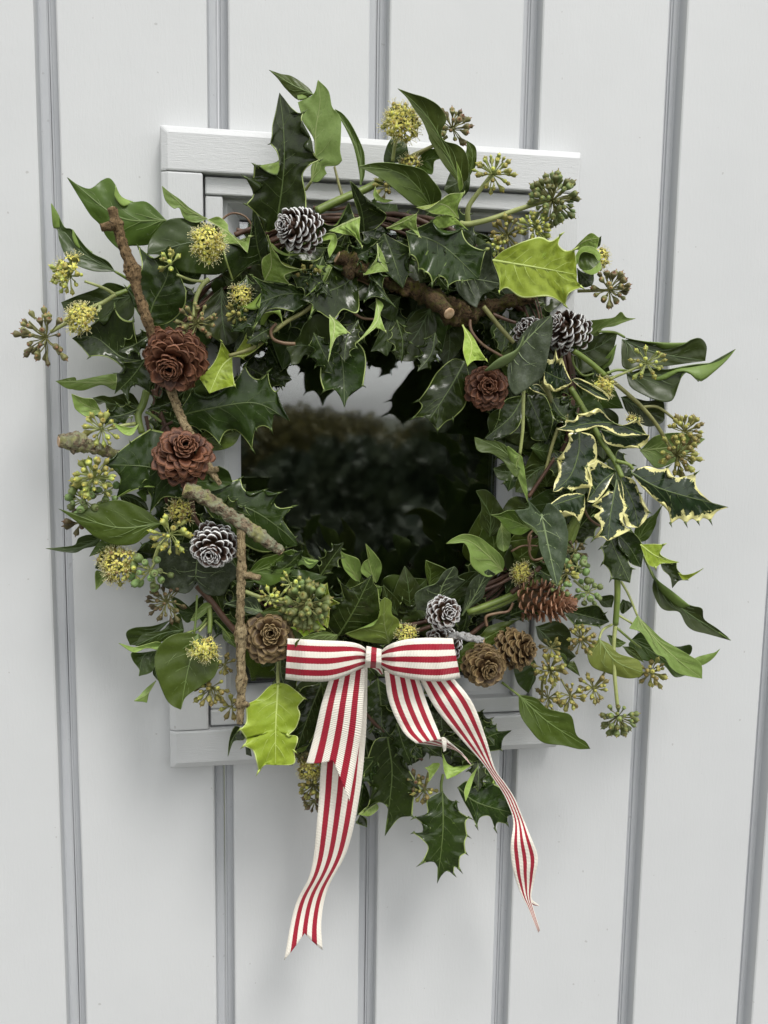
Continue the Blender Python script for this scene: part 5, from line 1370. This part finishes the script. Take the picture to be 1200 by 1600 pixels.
# back layers of the two loops first (deeper), then the front faces
ribbon('loop', '470,700 350,655 200,645 80,640 32,628', '470,770 350,822 200,852 80,852 22,850', [84, 76, 76, 80, 90])
ribbon('loop', '32,626 200,636 350,643 430,660 476,694', '20,851 120,862 250,862 340,838 420,800 474,772', [90, 100, 102, 100, 93], billow=.10, crease=1.6)
ribbon('loop', '550,705 640,655 780,636 900,640 945,628', '550,775 640,820 780,848 900,852 984,842', [84, 76, 76, 80, 90])
ribbon('loop', '545,698 596,660 680,633 800,623 942,626', '545,780 615,826 740,854 870,862 986,844', [93, 101, 103, 100, 90], billow=.10, crease=1.6, crease_end=0)
ribbon('knot', '468,668 465,700 462,750 458,786', '552,686 550,720 550,760 548,792', [92, 104, 104, 92], vr=(.29, .71), billow=.12)
ribbon('knot', '500,790 520,800 545,825', '548,788 556,800 562,822', [92, 90, 86], vr=(.3, .7))
Z(420, 1000, .38333)
ribbon('tail', '285,140 232,330 212,520 200,700 172,940 105,1090 62,1306', '402,105 400,280 393,420 372,620 322,850 242,1010 215,1140 219,1264', [84, 78, 72, 70, 66, 62, 66], notch=.075, waves=1.6, wph=1)
ribbon('tail', '250,150 215,260 182,400 153,502', '396,112 386,240 372,400 328,658', [88, 90, 88, 90], notch=.20, waves=1.2)
ribbon('tail', '470,125 490,250 545,370 600,422', '612,160 650,270 690,370 702,404', [86, 90, 92, 98], billow=.05)
ribbon('tail', '600,420 660,428 712,436 770,455 826,512', '702,402 716,398 742,420 790,462 824,506', [98, 88, 78, 76, 80], vr=(1, 0), nv_=8)
ribbon('tail', '702,398 706,420 712,456', '712,396 724,412 722,450', [98, 98, 96], vr=(0, .12), nv_=4)
ribbon('tail', '618,165 680,280 780,400 870,500 910,558 948,614 972,662 996,740 985,850 998,950 1028,1036 1056,1090 1098,1192', '755,158 830,255 885,400 922,524 962,582 1000,640 1026,700 1058,780 1096,880 1086,960 1070,1040 1076,1085 1106,1182', [84, 88, 86, 82, 78, 76, 74, 74, 80, 78, 74, 74, 78], waves=.6)
ribbon('tail', '1066,1035 1075,1060 1102,1082', '1060,1060 1075,1078 1100,1084', [72, 70, 72], vr=(0, .2), nv_=4)

# ================================================================== what the glass reflects: ground, trees and a house behind the photographer
t = NT('lawn'); t.col(t.mix(t.noise(3, 5), (.05, .065, .03, 1), (.09, .095, .05, 1))); t.rgh(.9)
gnd = mesh('ground', [(-60, -80, -1.45), (60, -80, -1.45), (60, 3, -1.45), (-60, 3, -1.45)], [(0, 1, 2, 3)], None, [t.m], smooth=False); tag(gnd, kind='structure')
t = NT('paving'); t.col(t.mix(t.noise(4, 5), (.09, .088, .08, 1), (.14, .135, .125, 1))); t.rgh(.8)
pv = mesh('paving', [(-3, -4, -1.446), (3, -4, -1.446), (3, .3, -1.446), (-3, .3, -1.446)], [(0, 1, 2, 3)], None, [t.m], smooth=False); tag(pv, kind='structure')
M_FOL = [simple('tree_leaves_%d' % i, c, c2, .6, 4, rnd=.3, bmp=0) for i, (c, c2) in enumerate((((.05, .075, .03, 1), (.10, .13, .05, 1)), ((.12, .12, .035, 1), (.26, .22, .06, 1)), ((.03, .05, .022, 1), (.07, .09, .04, 1))))]
RT2 = random.Random(8)
def bgtree(x, y, h, w, m, label):
    r = thing('tree', label, 'tree', (x, y, -1.45), 'trees across the garden behind the photographer')
    tube([(x, y, -1.45), (x+.1, y, -1.45+h*.3), (x, y+.1, -1.45+h*.6)], [.22, .17, .08], M_VINE, 'trunk', r, 8, .1, 1)
    vs = []; fs = []
    cl = [(RT2.gauss(0, w*.30), RT2.gauss(0, w*.30), RT2.uniform(.25, 1)*h) for _ in range(34)]
    for cx, cy, cz in cl:
        rr0 = w*.20*(1.25-cz/h*.6)
        for _ in range(260):
            v = Vector((RT2.gauss(0, 1), RT2.gauss(0, 1), RT2.gauss(0, 1))); v.normalize(); v *= rr0*RT2.random()**.4
            p = Vector((x+cx*(1.2-cz/h*.7), y+cy, -1.45+cz))+v; s = .085; n = Vector((RT2.gauss(0, 1), RT2.gauss(0, 1), RT2.gauss(0, 1))).normalized(); u_ = n.orthogonal().normalized()*s; w_ = n.cross(u_)*.6; b = len(vs)
            vs += [p-u_, p-w_, p+u_, p+w_]; fs.append((b, b+1, b+2, b+3))
    mesh('crown', vs, fs, r, [M_FOL[m]], smooth=False)
for i, (x, y, h, w, m, lb) in enumerate(((4.4, -15, 1.55, 2.6, 0, 'dark bush reflected at the middle of the window glass'), (6.0, -15.5, 1.3, 3.4, 2, 'taller dark bush reflected right of the middle of the glass'), (1.2, -15, 1.02, 3.2, 1, 'yellowing shrub reflected left of the middle of the glass'),
                            (8.6, -15, 1.25, 3.4, 0, 'dark bush reflected at the right side of the glass'), (-1.6, -15, 1.0, 3.4, 2, 'dark evergreen bush reflected at the left side of the glass'), (4.4, -8, .95, 2.2, 1, 'low olive bush reflected in the lower glass'), (1.4, -7.5, .9, 2.0, 2, 'low dark bush reflected in the lower left glass'), (12, -15, 1.4, 3.6, 2, 'dark bush reflected beyond the right edge of the glass'), (2.8, -4.6, .7, 1.6, 0, 'low dark bush reflected in the lowest part of the glass'), (.7, -4.4, .65, 1.6, 2, 'low evergreen bush reflected in the lowest left part of the glass'))):
    bgtree(x, y, h, w, m, lb)
